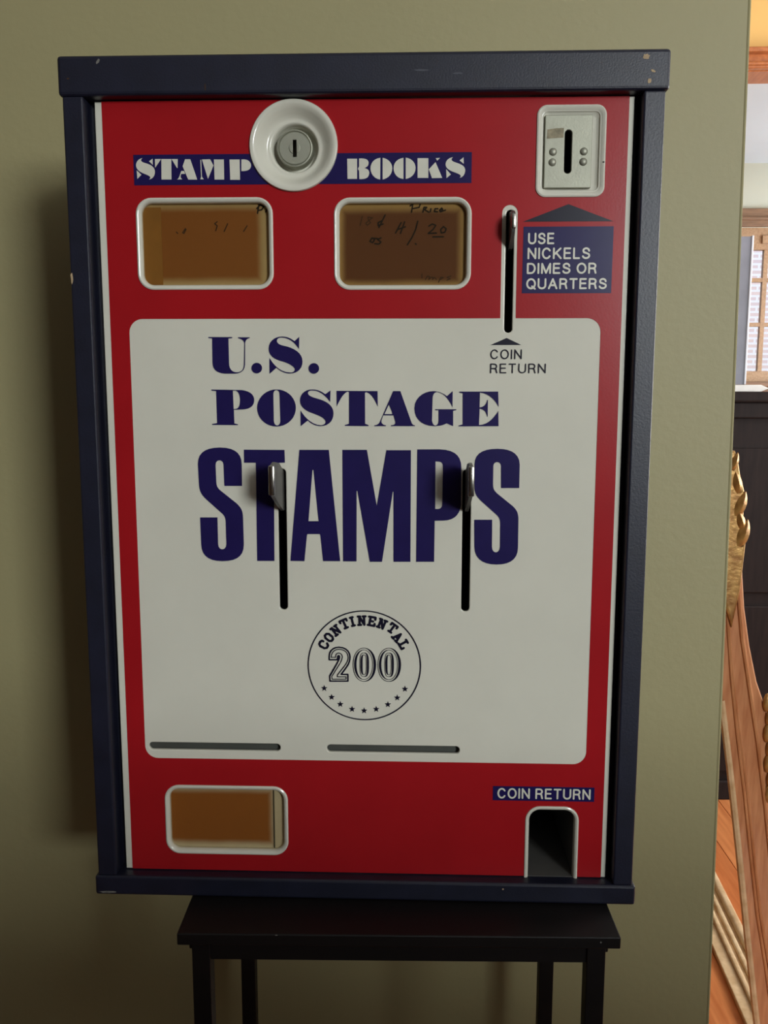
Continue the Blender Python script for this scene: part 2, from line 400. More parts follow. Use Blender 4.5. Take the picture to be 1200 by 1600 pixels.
# the two windows that light the rooms
def plain_window(name, along, at, a0, a1, z0, z1):
    w = thing(name, (0, 0, 0), None, None); struct(w)
    def b(nm, p0, p1, q0, q1, t0=0.03, t1=0.07, m_=CREAM_WALL):
        a = (p0, p1, at + t0, at + t1, q0, q1) if along == 'x' else (at + t0, at + t1, p0, p1, q0, q1)
        box(nm, a, m_, w)
    b('frame_side', a0, a0 + 0.05, z0, z1); b('frame_side', a1 - 0.05, a1, z0, z1)
    b('frame_rail', a0 + 0.05, a1 - 0.05, z0, z0 + 0.05); b('frame_rail', a0 + 0.05, a1 - 0.05, z1 - 0.05, z1)
    zm = (z0 + z1) / 2; b('meeting_rail', a0 + 0.05, a1 - 0.05, zm - 0.02, zm + 0.02)
    for q0, q1 in ((z0 + 0.05, zm - 0.02), (zm + 0.02, z1 - 0.05)): b('pane', a0 + 0.05, a1 - 0.05, q0, q1, 0.048, 0.052, WINGLASS)
plain_window('window_2', 'x', -3.4, 1.4, 2.3, 1.40, 2.36)
plain_window('window_3', 'y', 2.6, 0.7, 2.0, 0.7, 2.2)
plain_window('window_4', 'y', 3.55, 3.3, 4.5, 0.85, 2.15)

# house next door, seen through the far window
t = thing('neighbouring_house', (4.0, 9.0, 0), 'pale pinkish brick house wall seen through the far window panes', 'building')
box('house_wall', (-5, 5, 0, 0.3, -0.3, 5.2), SIDING, t)
box('eave', (-5.2, 5.2, -0.4, 0.3, 5.2, 5.35), PALE, t)
struct(box('ground', (-12, 16, 5.3, 16, -0.4, -0.3), mat('lawn', (96, 110, 70), 0.9, var=0.2, scale=5)))

# ---- outlines of the printed letters and marks, millimetres on the door (x, height above the base)
D_STAMPS = [[[-87.9,276.09],[-76.62,276.14],[-76.52,290.08],[-76.74,292.8],[-77.53,295.12],[-78.89,297.04],[-80.81,298.56],[-83.31,299.65],[-86.38,300.31],[-90.03,300.52],[-93.71,300.32],[-96.87,299.73],[-99.51,298.71],[-101.6,297.26],[-103.13,295.33],[-104.1,292.92],[-104.49,289.98],[-104.2,278.41],[-104.13,276.24],[-103.9,274.38],[-103.49,272.75],[-102.86,271.28],[-101.99,269.91],[-100.86,268.55],[-99.43,267.13],[-90.04,258.59],[-89.26,257.85],[-88.65,257.09],[-88.2,256.3],[-87.88,255.45],[-87.68,254.53],[-87.58,253.52],[-87.57,252.39],[-87.49,238.53],[-87.83,236.84],[-88.63,235.71],[-89.69,235.14],[-90.84,235.13],[-91.88,235.69],[-92.62,236.81],[-92.88,238.49],[-92.86,255.81],[-104.01,255.75],[-103.8,238.42],[-103.54,235.39],[-102.7,232.86],[-101.31,230.82],[-99.37,229.26],[-96.9,228.17],[-93.93,227.54],[-90.46,227.35],[-86.73,227.57],[-83.58,228.2],[-80.99,229.26],[-78.96,230.77],[-77.5,232.76],[-76.6,235.25],[-76.25,238.26],[-76.38,255.22],[-76.45,257.13],[-76.64,258.76],[-77.0,260.19],[-77.55,261.48],[-78.31,262.7],[-79.33,263.9],[-80.62,265.17],[-90.37,273.0],[-91.15,273.72],[-91.78,274.42],[-92.26,275.16],[-92.63,275.97],[-92.88,276.88],[-93.02,277.92],[-93.09,279.14],[-93.24,289.34],[-92.96,290.84],[-92.21,291.84],[-91.18,292.34],[-90.06,292.34],[-89.04,291.85],[-88.31,290.86],[-88.05,289.36]],[[-74.9,299.22],[-49.13,299.09],[-48.98,291.06],[-56.04,290.83],[-56.66,227.74],[-67.77,227.66],[-67.46,290.93],[-74.94,290.97]],[[-39.66,299.19],[-21.08,299.24],[-14.29,227.91],[-25.27,227.83],[-26.84,244.47],[-27.17,245.44],[-35.18,245.39],[-35.54,244.07],[-37.3,227.74],[-46.32,227.81]],[[-31.54,286.52],[-30.87,286.52],[-27.92,253.77],[-34.41,253.74]],[[-12.45,299.27],[2.97,299.32],[9.22,263.71],[15.27,299.15],[30.71,299.2],[30.73,227.83],[19.94,227.75],[19.84,272.83],[19.36,272.83],[12.56,227.69],[4.76,227.64],[-3.04,273.27],[-3.58,273.27],[-3.8,227.85],[-12.37,227.79]],[[34.73,299.68],[48.59,299.79],[52.3,299.5],[55.41,298.78],[57.94,297.62],[59.89,296.03],[61.29,293.99],[62.13,291.5],[62.44,288.56],[62.41,264.2],[61.95,261.74],[61.1,259.64],[59.87,257.89],[58.3,256.51],[56.4,255.49],[54.2,254.84],[51.72,254.58],[46.04,254.41],[45.87,227.94],[34.42,227.86]],[[46.18,292.2],[48.33,292.07],[49.04,291.94],[49.63,291.7],[50.1,291.36],[50.45,290.91],[50.7,290.34],[50.85,289.66],[50.91,288.85],[50.68,264.82],[50.58,264.06],[50.38,263.44],[50.08,262.93],[49.69,262.54],[49.2,262.26],[48.61,262.09],[47.94,262.01],[46.25,262.0]],[[87.63,275.51],[98.94,275.56],[98.95,290.37],[98.52,293.14],[97.5,295.41],[95.94,297.21],[93.87,298.58],[91.32,299.52],[88.34,300.06],[84.96,300.23],[81.23,300.04],[78.05,299.48],[75.43,298.52],[73.38,297.14],[71.91,295.32],[71.04,293.04],[70.78,290.27],[70.86,275.78],[71.06,274.17],[71.38,272.8],[71.83,271.59],[72.42,270.5],[73.17,269.47],[74.07,268.43],[75.15,267.32],[84.71,258.86],[85.51,258.14],[86.16,257.39],[86.66,256.6],[87.04,255.76],[87.3,254.85],[87.46,253.85],[87.52,252.74],[87.67,237.98],[87.35,236.21],[86.61,235.02],[85.62,234.43],[84.55,234.42],[83.56,235.0],[82.83,236.18],[82.53,237.95],[82.36,255.3],[71.1,255.24],[71.43,237.87],[71.85,234.74],[72.87,232.13],[74.46,230.02],[76.57,228.41],[79.16,227.29],[82.2,226.63],[85.65,226.44],[89.17,226.68],[92.18,227.38],[94.66,228.52],[96.6,230.12],[97.98,232.18],[98.8,234.71],[99.02,237.72],[98.89,256.22],[98.73,257.85],[98.42,259.28],[97.95,260.56],[97.29,261.72],[96.42,262.82],[95.33,263.92],[94.0,265.04],[85.14,272.12],[84.36,272.93],[83.74,273.67],[83.28,274.37],[82.94,275.1],[82.71,275.89],[82.57,276.79],[82.49,277.86],[82.48,289.64],[82.83,290.75],[83.54,291.5],[84.46,291.87],[85.45,291.87],[86.36,291.5],[87.04,290.77],[87.36,289.66]]]
D_US = [[[-95.68,369.2],[-80.77,369.18],[-80.79,368.53],[-83.2,368.27],[-83.16,352.82],[-83.0,351.49],[-82.67,350.34],[-82.18,349.37],[-81.51,348.59],[-80.67,348.02],[-79.65,347.67],[-78.45,347.55],[-77.25,347.65],[-76.24,347.95],[-75.41,348.43],[-74.75,349.1],[-74.27,349.95],[-73.95,350.97],[-73.79,352.16],[-73.24,365.59],[-73.48,366.24],[-73.82,366.79],[-74.28,367.26],[-74.83,367.66],[-75.49,368.0],[-76.25,368.28],[-77.12,368.53],[-77.1,369.05],[-69.83,369.04],[-69.84,368.52],[-70.56,368.34],[-71.16,368.08],[-71.66,367.74],[-72.06,367.32],[-72.37,366.82],[-72.61,366.24],[-72.77,365.59],[-73.12,352.16],[-73.38,350.72],[-73.88,349.51],[-74.6,348.51],[-75.53,347.74],[-76.66,347.18],[-77.98,346.83],[-79.48,346.7],[-85.86,346.7],[-87.87,346.95],[-89.58,347.44],[-90.99,348.16],[-92.09,349.12],[-92.87,350.32],[-93.34,351.77],[-93.48,353.48],[-93.36,368.42],[-95.7,368.55]],[[-38.93,369.26],[-39.16,361.83],[-40.17,363.29],[-41.34,364.7],[-42.67,366.01],[-44.18,367.14],[-45.89,368.02],[-47.82,368.61],[-49.98,368.82],[-50.89,368.74],[-51.62,368.53],[-52.19,368.21],[-52.59,367.79],[-52.82,367.3],[-52.9,366.77],[-52.81,366.22],[-52.41,365.58],[-51.85,365.06],[-51.14,364.63],[-50.27,364.27],[-49.25,363.96],[-48.07,363.68],[-46.73,363.41],[-44.52,362.7],[-42.48,361.79],[-40.67,360.69],[-39.16,359.38],[-38.01,357.85],[-37.29,356.1],[-37.05,354.12],[-37.26,352.37],[-37.82,350.8],[-38.71,349.44],[-39.89,348.32],[-41.35,347.48],[-43.05,346.95],[-44.96,346.77],[-46.6,346.89],[-48.08,347.22],[-49.41,347.71],[-50.6,348.31],[-51.67,348.98],[-52.62,349.66],[-53.47,350.32],[-57.81,346.57],[-57.71,356.42],[-56.68,354.79],[-55.41,353.06],[-53.87,351.37],[-52.04,349.83],[-49.91,348.58],[-47.44,347.73],[-44.61,347.42],[-43.82,347.49],[-43.15,347.68],[-42.62,347.97],[-42.23,348.35],[-42.0,348.8],[-41.94,349.31],[-42.04,349.85],[-42.73,350.8],[-43.74,351.66],[-45.01,352.45],[-46.49,353.15],[-48.1,353.77],[-49.8,354.32],[-51.52,354.78],[-53.15,355.4],[-54.58,356.15],[-55.8,357.03],[-56.78,358.05],[-57.51,359.21],[-57.95,360.52],[-58.08,361.98],[-57.84,363.84],[-57.19,365.47],[-56.19,366.85],[-54.89,367.96],[-53.33,368.79],[-51.56,369.3],[-49.63,369.47],[-48.16,369.39],[-46.87,369.17],[-45.71,368.83],[-44.67,368.39],[-43.71,367.87],[-42.79,367.29],[-41.89,366.66]],[[-62.44,350.12],[-62.62,349.1],[-63.11,348.19],[-63.87,347.46],[-64.81,346.99],[-65.85,346.83],[-66.88,346.99],[-67.81,347.46],[-68.54,348.19],[-68.99,349.1],[-69.14,350.12],[-68.95,351.14],[-68.46,352.05],[-67.7,352.78],[-66.76,353.24],[-65.72,353.4],[-64.69,353.24],[-63.77,352.78],[-63.04,352.05],[-62.58,351.13]],[[-26.69,349.92],[-26.86,348.9],[-27.35,347.99],[-28.09,347.26],[-29.03,346.8],[-30.06,346.64],[-31.09,346.8],[-32.01,347.26],[-32.74,347.99],[-33.21,348.9],[-33.36,349.92],[-33.19,350.93],[-32.7,351.85],[-31.96,352.57],[-31.02,353.04],[-29.99,353.2],[-28.96,353.04],[-28.04,352.57],[-27.31,351.85],[-26.84,350.93]]]
D_POSTAGE = [[[-94.7,336.87],[-75.46,336.56],[-73.38,336.19],[-71.63,335.61],[-70.21,334.86],[-69.11,333.94],[-68.34,332.87],[-67.88,331.67],[-67.75,330.36],[-67.96,328.79],[-68.5,327.47],[-69.36,326.41],[-70.49,325.59],[-71.88,324.99],[-73.5,324.61],[-75.32,324.44],[-80.75,324.27],[-80.62,315.7],[-78.36,315.14],[-78.37,314.66],[-94.79,314.78],[-94.77,315.35],[-91.5,315.92],[-91.65,335.91],[-94.71,336.23]],[[-81.13,336.08],[-79.51,336.24],[-78.72,335.93],[-78.06,335.42],[-77.54,334.73],[-77.14,333.86],[-76.87,332.83],[-76.7,331.66],[-76.65,330.35],[-76.74,328.93],[-76.93,327.74],[-77.23,326.77],[-77.63,326.01],[-78.12,325.44],[-78.7,325.05],[-79.36,324.84],[-80.9,324.75]],[[-55.65,334.35],[-55.33,335.43],[-54.74,336.15],[-54.01,336.51],[-53.23,336.51],[-52.51,336.15],[-51.97,335.43],[-51.71,334.35],[-51.4,317.2],[-51.74,315.87],[-52.34,314.99],[-53.11,314.54],[-53.93,314.54],[-54.69,314.98],[-55.29,315.86],[-55.61,317.19]],[[-19.69,336.36],[-19.98,329.22],[-21.1,330.74],[-22.4,332.2],[-23.87,333.53],[-25.49,334.67],[-27.26,335.57],[-29.15,336.15],[-31.17,336.35],[-32.04,336.29],[-32.75,336.09],[-33.28,335.8],[-33.65,335.44],[-33.85,335.02],[-33.88,334.58],[-33.76,334.13],[-33.22,333.45],[-32.45,332.87],[-31.48,332.39],[-30.34,331.96],[-29.09,331.57],[-27.77,331.19],[-26.4,330.8],[-24.29,330.05],[-22.44,329.14],[-20.87,328.08],[-19.62,326.84],[-18.69,325.43],[-18.13,323.84],[-17.94,322.05],[-18.15,320.11],[-18.73,318.39],[-19.66,316.93],[-20.89,315.74],[-22.41,314.86],[-24.17,314.31],[-26.15,314.12],[-27.63,314.23],[-28.98,314.54],[-30.2,315.0],[-31.32,315.58],[-32.35,316.24],[-33.3,316.93],[-34.18,317.63],[-38.67,314.1],[-38.63,323.86],[-37.44,322.02],[-36.0,320.2],[-34.34,318.5],[-32.49,317.01],[-30.48,315.82],[-28.36,315.04],[-26.14,314.76],[-25.18,314.84],[-24.37,315.06],[-23.73,315.39],[-23.27,315.82],[-23.0,316.32],[-22.92,316.89],[-23.05,317.49],[-23.62,318.36],[-24.44,319.13],[-25.47,319.83],[-26.7,320.47],[-28.1,321.08],[-29.64,321.67],[-31.31,322.27],[-33.0,322.92],[-34.58,323.7],[-35.99,324.63],[-37.19,325.71],[-38.1,326.96],[-38.68,328.38],[-38.88,329.99],[-38.67,331.76],[-38.1,333.29],[-37.21,334.58],[-36.03,335.61],[-34.61,336.37],[-32.97,336.83],[-31.16,336.99],[-29.68,336.91],[-28.34,336.67],[-27.11,336.31],[-25.98,335.83],[-24.92,335.27],[-23.94,334.65],[-23.0,333.98]],[[-41.59,325.45],[-41.81,323.44],[-42.38,321.49],[-43.3,319.65],[-44.55,318.0],[-46.07,316.56],[-47.83,315.4],[-49.77,314.53],[-51.84,314.0],[-53.97,313.82],[-56.09,314.0],[-58.14,314.52],[-60.06,315.37],[-61.78,316.53],[-63.27,317.96],[-64.46,319.62],[-65.33,321.45],[-65.84,323.4],[-65.99,325.41],[-65.76,327.43],[-65.18,329.37],[-64.24,331.2],[-62.99,332.85],[-61.47,334.27],[-59.71,335.43],[-57.77,336.28],[-55.71,336.8],[-53.6,336.97],[-51.49,336.8],[-49.45,336.28],[-47.54,335.44],[-45.82,334.29],[-44.34,332.87],[-43.15,331.22],[-42.28,329.4],[-41.75,327.46]],[[-15.92,336.13],[9.7,335.99],[9.86,326.48],[9.06,328.19],[8.19,329.88],[7.23,331.46],[6.18,332.88],[5.05,334.04],[3.82,334.89],[2.5,335.35],[1.86,334.8],[1.9,315.7],[4.07,314.83],[4.07,314.19],[-10.82,314.32],[-10.82,314.88],[-8.16,315.68],[-8.07,335.34],[-9.11,335.58],[-10.27,334.91],[-11.34,333.95],[-12.34,332.75],[-13.28,331.36],[-14.16,329.84],[-15.01,328.24],[-15.82,326.6]],[[19.45,336.0],[23.92,336.0],[30.96,316.56],[31.15,316.08],[31.4,315.69],[31.68,315.37],[32.0,315.12],[32.35,314.94],[32.73,314.84],[33.13,314.81],[33.13,314.25],[18.13,314.22],[18.13,314.78],[19.06,314.88],[19.78,315.07],[20.31,315.33],[20.66,315.67],[20.85,316.07],[20.88,316.55],[20.77,317.1],[19.72,320.92],[13.31,320.91],[12.27,318.12],[12.13,317.31],[12.2,316.61],[12.44,316.01],[12.86,315.52],[13.42,315.15],[14.11,314.9],[14.92,314.77],[14.92,314.21],[7.69,314.19],[7.69,314.75],[8.49,314.86],[9.19,315.06],[9.79,315.35],[10.31,315.73],[10.75,316.23],[11.13,316.83],[11.46,317.56]],[[16.82,327.68],[18.67,323.31],[19.0,321.72],[14.03,321.71]],[[56.49,336.02],[56.44,326.14],[55.49,328.01],[54.4,329.83],[53.16,331.51],[51.78,332.99],[50.26,334.18],[48.6,335.0],[46.79,335.39],[46.02,335.23],[45.4,334.92],[44.92,334.45],[44.55,333.84],[44.3,333.1],[44.13,332.24],[44.04,331.27],[43.75,317.78],[43.96,316.86],[44.2,316.13],[44.49,315.58],[44.81,315.19],[45.16,314.93],[45.54,314.79],[45.94,314.75],[46.45,314.89],[46.88,315.11],[47.23,315.42],[47.51,315.83],[47.72,316.36],[47.85,317.0],[47.91,317.79],[47.85,324.15],[45.7,324.22],[45.69,324.78],[58.85,324.8],[58.85,324.24],[56.87,323.76],[56.98,314.3],[52.96,316.04],[52.11,315.62],[51.21,315.24],[50.25,314.91],[49.18,314.65],[47.97,314.45],[46.58,314.32],[44.98,314.27],[42.04,314.57],[39.41,315.34],[37.15,316.55],[35.31,318.18],[33.93,320.2],[33.06,322.59],[32.75,325.32],[33.12,328.03],[34.08,330.39],[35.54,332.36],[37.42,333.93],[39.65,335.07],[42.13,335.78],[44.8,336.02],[46.14,335.88],[47.42,335.63],[48.66,335.26],[49.83,334.78],[50.94,334.22],[51.98,333.58],[52.94,332.86]],[[60.54,335.71],[84.66,335.73],[85.07,326.34],[84.07,328.12],[82.83,329.83],[81.36,331.4],[79.68,332.77],[77.79,333.88],[75.7,334.68],[73.41,335.09],[73.32,325.93],[74.38,326.11],[75.3,326.46],[76.1,326.97],[76.76,327.63],[77.29,328.44],[77.68,329.41],[77.93,330.52],[78.41,330.52],[78.42,320.23],[78.1,320.23],[77.81,321.48],[77.39,322.53],[76.83,323.39],[76.15,324.07],[75.33,324.58],[74.39,324.93],[73.33,325.14],[73.09,315.05],[75.32,315.31],[77.37,316.02],[79.24,317.12],[80.93,318.52],[82.44,320.14],[83.79,321.9],[84.96,323.73],[85.29,314.36],[60.33,314.15],[60.33,314.7],[62.95,315.43],[62.78,334.61],[60.55,335.16]]]
D_STAMP = [[[-133.23,475.88],[-134.21,475.66],[-135.09,475.25],[-135.84,474.69],[-136.44,474.0],[-136.87,473.2],[-137.13,472.31],[-137.18,471.35],[-136.9,470.2],[-136.3,469.24],[-135.44,468.43],[-134.4,467.76],[-133.24,467.18],[-132.03,466.68],[-130.83,466.21],[-129.94,465.82],[-129.29,465.43],[-128.89,465.04],[-128.71,464.66],[-128.77,464.27],[-129.05,463.87],[-129.55,463.46],[-128.58,463.69],[-127.73,464.1],[-127.02,464.68],[-126.46,465.41],[-126.07,466.28],[-125.84,467.26],[-125.8,468.33],[-126.03,469.48],[-126.56,470.42],[-127.33,471.18],[-128.3,471.81],[-129.42,472.32],[-130.66,472.75],[-131.95,473.14],[-132.79,473.44],[-133.43,473.77],[-133.86,474.14],[-134.07,474.53],[-134.04,474.95],[-133.76,475.4]],[[-126.92,475.51],[-126.91,471.93],[-129.17,474.03]],[[-136.93,468.87],[-134.14,466.24],[-136.71,463.83]],[[-125.49,475.3],[-121.78,475.28],[-125.52,470.29]],[[-121.57,475.27],[-115.54,475.23],[-115.78,463.36],[-121.84,463.4]],[[-115.33,475.23],[-111.56,475.2],[-111.86,469.99],[-112.14,469.99]],[[-107.04,475.03],[-103.89,475.01],[-99.98,463.18],[-105.47,463.22],[-108.67,471.01]],[[-109.58,468.28],[-107.93,468.27],[-107.3,466.57],[-109.63,466.58],[-109.93,465.98],[-110.09,465.41],[-110.11,464.87],[-110.0,464.4],[-109.79,463.99],[-109.46,463.67],[-109.04,463.44],[-112.35,463.34],[-111.86,463.61],[-111.46,464.02],[-111.11,464.56],[-110.77,465.24],[-110.43,466.08],[-110.04,467.09]],[[-96.78,474.82],[-91.78,474.91],[-89.82,471.32],[-93.38,463.53]],[[-97.74,474.63],[-97.26,474.63],[-97.05,464.86],[-95.99,463.35],[-98.05,463.37],[-97.53,464.86]],[[-89.46,474.77],[-83.44,474.72],[-83.52,463.07],[-89.35,463.11]],[[-79.96,474.69],[-73.82,474.64],[-73.8,462.87],[-79.76,462.91]],[[-72.73,474.64],[-71.2,474.7],[-69.9,474.53],[-68.82,474.16],[-67.99,473.61],[-67.39,472.91],[-67.04,472.08],[-66.93,471.15],[-67.07,470.25],[-67.46,469.48],[-68.08,468.87],[-68.94,468.4],[-70.03,468.09],[-71.34,467.93],[-72.87,467.95]]]
D_BOOKS = [[[-8.6,474.59],[-2.64,474.55],[-2.68,462.89],[-8.45,462.93]],[[-1.43,474.67],[0.23,474.7],[1.6,474.58],[2.7,474.29],[3.51,473.84],[4.03,473.23],[4.28,472.48],[4.25,471.59],[4.12,470.97],[3.87,470.49],[3.52,470.11],[3.11,469.81],[2.66,469.57],[2.19,469.36],[1.74,469.15],[2.7,468.9],[3.46,468.55],[4.02,468.12],[4.4,467.62],[4.63,467.05],[4.7,466.43],[4.64,465.76],[4.36,464.77],[3.88,464.01],[3.19,463.46],[2.32,463.08],[1.27,462.85],[0.05,462.75],[-1.33,462.75],[-1.45,467.42],[-2.12,468.72],[-1.44,470.21]],[[11.41,474.95],[11.28,462.47],[9.87,462.77],[8.61,463.34],[7.54,464.15],[6.66,465.15],[6.01,466.3],[5.6,467.55],[5.46,468.86],[5.6,470.24],[6.02,471.49],[6.68,472.58],[7.57,473.49],[8.67,474.2],[9.96,474.7]],[[12.76,474.94],[14.19,474.59],[15.45,474.01],[16.52,473.25],[17.39,472.32],[18.03,471.27],[18.44,470.12],[18.58,468.89],[18.44,467.55],[18.04,466.31],[17.4,465.2],[16.54,464.23],[15.46,463.44],[14.2,462.84],[12.77,462.46]],[[25.3,474.84],[25.35,462.63],[23.87,462.94],[22.57,463.48],[21.47,464.25],[20.59,465.2],[19.93,466.3],[19.53,467.54],[19.39,468.89],[19.52,470.21],[19.92,471.4],[20.57,472.44],[21.45,473.31],[22.54,474.02],[23.83,474.53]],[[26.65,474.9],[28.06,474.64],[29.33,474.13],[30.43,473.4],[31.34,472.48],[32.02,471.41],[32.46,470.21],[32.61,468.92],[32.47,467.58],[32.05,466.34],[31.38,465.24],[30.48,464.3],[29.39,463.54],[28.12,462.99],[26.7,462.68]],[[33.79,474.58],[40.25,474.53],[40.34,463.17],[33.86,463.22]],[[40.57,468.08],[44.58,472.25],[48.7,463.11],[42.5,463.03]],[[44.69,474.5],[47.24,474.61],[45.58,473.08]],[[54.96,474.93],[53.87,474.76],[52.91,474.39],[52.09,473.86],[51.43,473.19],[50.96,472.41],[50.69,471.53],[50.64,470.59],[50.96,469.58],[51.55,468.73],[52.38,468.01],[53.39,467.4],[54.54,466.86],[55.79,466.37],[57.09,465.9],[58.12,465.52],[58.91,465.13],[59.45,464.74],[59.74,464.33],[59.79,463.93],[59.59,463.51],[59.14,463.1],[60.03,463.35],[60.8,463.8],[61.44,464.42],[61.92,465.17],[62.25,466.03],[62.4,466.96],[62.37,467.92],[62.02,468.92],[61.39,469.72],[60.53,470.36],[59.51,470.89],[58.37,471.34],[57.18,471.75],[56.0,472.16],[55.24,472.46],[54.68,472.8],[54.33,473.17],[54.18,473.57],[54.23,474.0],[54.5,474.45]],[[61.34,474.88],[61.52,471.15],[59.01,473.1]],[[51.01,468.14],[53.87,465.08],[51.26,462.96]]]
D_two_outer = [[-21.82,162.52],[-21.8,164.89],[-21.48,166.96],[-20.6,168.65],[-19.24,169.9],[-17.49,170.69],[-15.43,170.98],[-13.0,170.69],[-11.0,169.81],[-9.51,168.44],[-8.57,166.66],[-8.25,164.54],[-8.39,162.71],[-8.79,161.08],[-9.42,159.56],[-10.28,158.05],[-11.36,156.45],[-14.07,152.73],[-9.67,152.78],[-9.64,148.23],[-21.44,148.09],[-21.56,151.53],[-16.71,160.16],[-16.17,161.29],[-15.73,162.28],[-15.4,163.15],[-15.2,163.95],[-15.12,164.71],[-15.32,165.23],[-15.61,165.39],[-15.93,165.24],[-16.19,164.83],[-16.3,164.19],[-16.31,162.58]]
D_two_inner = [[-20.49,164.15],[-17.66,164.18],[-17.57,165.25],[-17.31,166.08],[-16.89,166.65],[-16.31,167.0],[-15.6,167.11],[-14.62,166.88],[-13.91,166.39],[-13.45,165.7],[-13.24,164.87],[-13.27,163.98],[-13.54,162.89],[-13.99,161.75],[-14.58,160.58],[-15.26,159.37],[-15.99,158.16],[-20.2,151.29],[-19.96,149.42],[-10.91,149.53],[-10.9,151.15],[-16.53,151.08],[-16.52,152.35],[-11.84,158.46],[-10.92,159.77],[-10.24,161.0],[-9.77,162.18],[-9.52,163.34],[-9.47,164.52],[-9.81,166.31],[-10.64,167.74],[-11.9,168.78],[-13.52,169.42],[-15.43,169.62],[-17.07,169.38],[-18.43,168.7],[-19.48,167.59],[-20.18,166.06]]
D_stars = [[-25.27,143.14],[-20.45,137.13],[-14.77,132.4],[-7.07,129.13],[0.88,128.2],[8.82,129.35],[16.45,132.65],[22.58,137.29],[27.63,143.33]]
D_cont = [[-25.41,172.49],[-21.87,177.48],[-17.33,182.21],[-11.69,186.56],[-6.58,188.2],[-0.47,188.9],[6.06,188.52],[12.59,186.8],[19.3,183.99],[22.74,178.27],[26.8,173.31]]
D_price_right = [[[31.27,450.22],[30.29,444.12]],[[29.42,447.79],[32.79,450.21],[35.75,449.38],[34.92,446.94],[30.7,446.15]],[[37.22,444.08],[37.88,446.92],[39.57,446.91],[38.31,445.54],[40.86,444.05]],[[42.11,446.08],[41.7,444.29]],[[46.33,446.06],[44.64,446.07],[44.23,444.44],[46.17,444.27]],[[47.6,445.24],[49.28,445.63],[48.69,446.45],[47.35,445.24],[47.86,444.26],[50.98,445.22]],[[12.51,439.31],[9.96,438.1],[9.96,436.3],[12.93,437.26]],[[14.2,442.58],[10.38,435.23]],[[23.96,438.02],[20.59,431.89]],[[26.08,438.42],[23.56,431.63]],[[21.85,433.94],[26.52,435.55]],[[34.13,438.79],[32.88,433.88],[30.79,429.38],[27.84,424.86]],[[32.76,425.5],[33.28,425.17]],[[40.92,435.89],[43.03,437.1],[45.15,436.27],[43.48,433.82],[40.53,431.54],[45.61,431.76]],[[49.81,435.43],[48.13,433.8],[48.58,431.75],[50.69,432.15],[51.51,434.19],[49.81,435.59]],[[43.51,429.48],[49.87,429.53]],[[6.13,429.09],[4.85,427.03],[6.55,426.2],[7.83,428.25],[6.13,428.92],[9.53,428.66]],[[11.66,429.06],[9.53,428.08],[11.66,426.59],[10.38,425.36],[7.83,425.62]]]
D_price_right_faint = [[[0.19,441.84],[-1.1,436.52]],[[6.14,440.99],[3.59,441.41],[4.01,439.36],[5.29,438.13],[3.16,436.5],[2.31,437.73],[5.29,440.17],[6.56,440.98]],[[36.88,407.45],[36.9,404.96]],[[39.04,404.12],[40.3,406.2],[41.58,405.78],[41.17,404.11],[42.44,405.36],[43.72,405.35],[43.47,404.11],[44.57,405.35],[45.86,404.1]],[[48.41,405.34],[47.16,402.43]],[[48.41,405.34],[50.11,405.33],[48.42,404.09]],[[54.79,406.14],[52.24,405.32],[54.38,404.48],[52.26,403.66]]]
D_price_left = [[[-63.29,448.92],[-64.24,444.01]],[[-64.61,446.88],[-62.44,448.91],[-60.31,448.08],[-61.63,446.04],[-63.78,445.65]],[[-59.09,444.8],[-58.2,446.84]]]
D_price_left_faint = [[[-109.14,435.2],[-110.95,432.72],[-110.09,432.3],[-108.72,434.78]],[[-114.82,433.16],[-113.98,432.32]],[[-89.22,439.21],[-90.8,437.99],[-89.29,436.74],[-90.22,433.86]],[[-82.81,437.94],[-85.07,433.42]],[[-70.81,436.64],[-73.03,433.35]]]
D_frame_left = [[0.5378,0.2454],[0.5291,0.2186],[0.5257,0.1458],[0.5281,0.0401],[0.5358,-0.0678],[0.5487,-0.1722],[0.5687,-0.2898],[0.5919,-0.439],[0.6129,-0.5802],[0.6373,-0.7373],[0.6593,-0.8861]]
D_frame_right = [[0.5449,0.2454],[0.551,0.2269],[0.5551,0.2063],[0.56,0.1918],[0.5639,0.1773],[0.564,0.1564],[0.5639,0.1408],[0.5696,0.1303],[0.5651,0.1198],[0.5708,0.1083],[0.5692,0.0829],[0.5726,0.0404],[0.5787,-0.0131],[0.5907,-0.0781],[0.6057,-0.1382],[0.6268,-0.1934],[0.6538,-0.2546],[0.6779,-0.3335],[0.6952,-0.4369],[0.7082,-0.5542],[0.7206,-0.7105],[0.732,-0.8838]]
D_frame_ridge = [[0.5447,0.0402],[0.5551,-0.0567],[0.5688,-0.1553],[0.5826,-0.2331],[0.6011,-0.3349],[0.6185,-0.4501],[0.6355,-0.5559],[0.6564,-0.6514],[0.6763,-0.7608],[0.6943,-0.8724]]
D_frame_ridge_b = [[0.5502,-0.0242],[0.5634,-0.1332],[0.5784,-0.2332],[0.5958,-0.3349],[0.6131,-0.4502],[0.63,-0.556],[0.6499,-0.6515],[0.6697,-0.761],[0.6865,-0.8726]]
D_frame_groove = [[0.5583,0.0934],[0.5671,0.0083],[0.5776,-0.0673],[0.5951,-0.1549],[0.6129,-0.2439],[0.6324,-0.3572],[0.6536,-0.4963],[0.6776,-0.6388],[0.7033,-0.8721]]

# ------------------------------------------------------------------ stamp vending machine
DOOR = 0.009     # depth of the door's front behind the frame's front
M = thing('stamp_vending_machine', (0, 0, TABLE_Z), 'red, white and navy metal postage stamp vending machine standing on a black stand', 'vending machine')
H = 0.5322
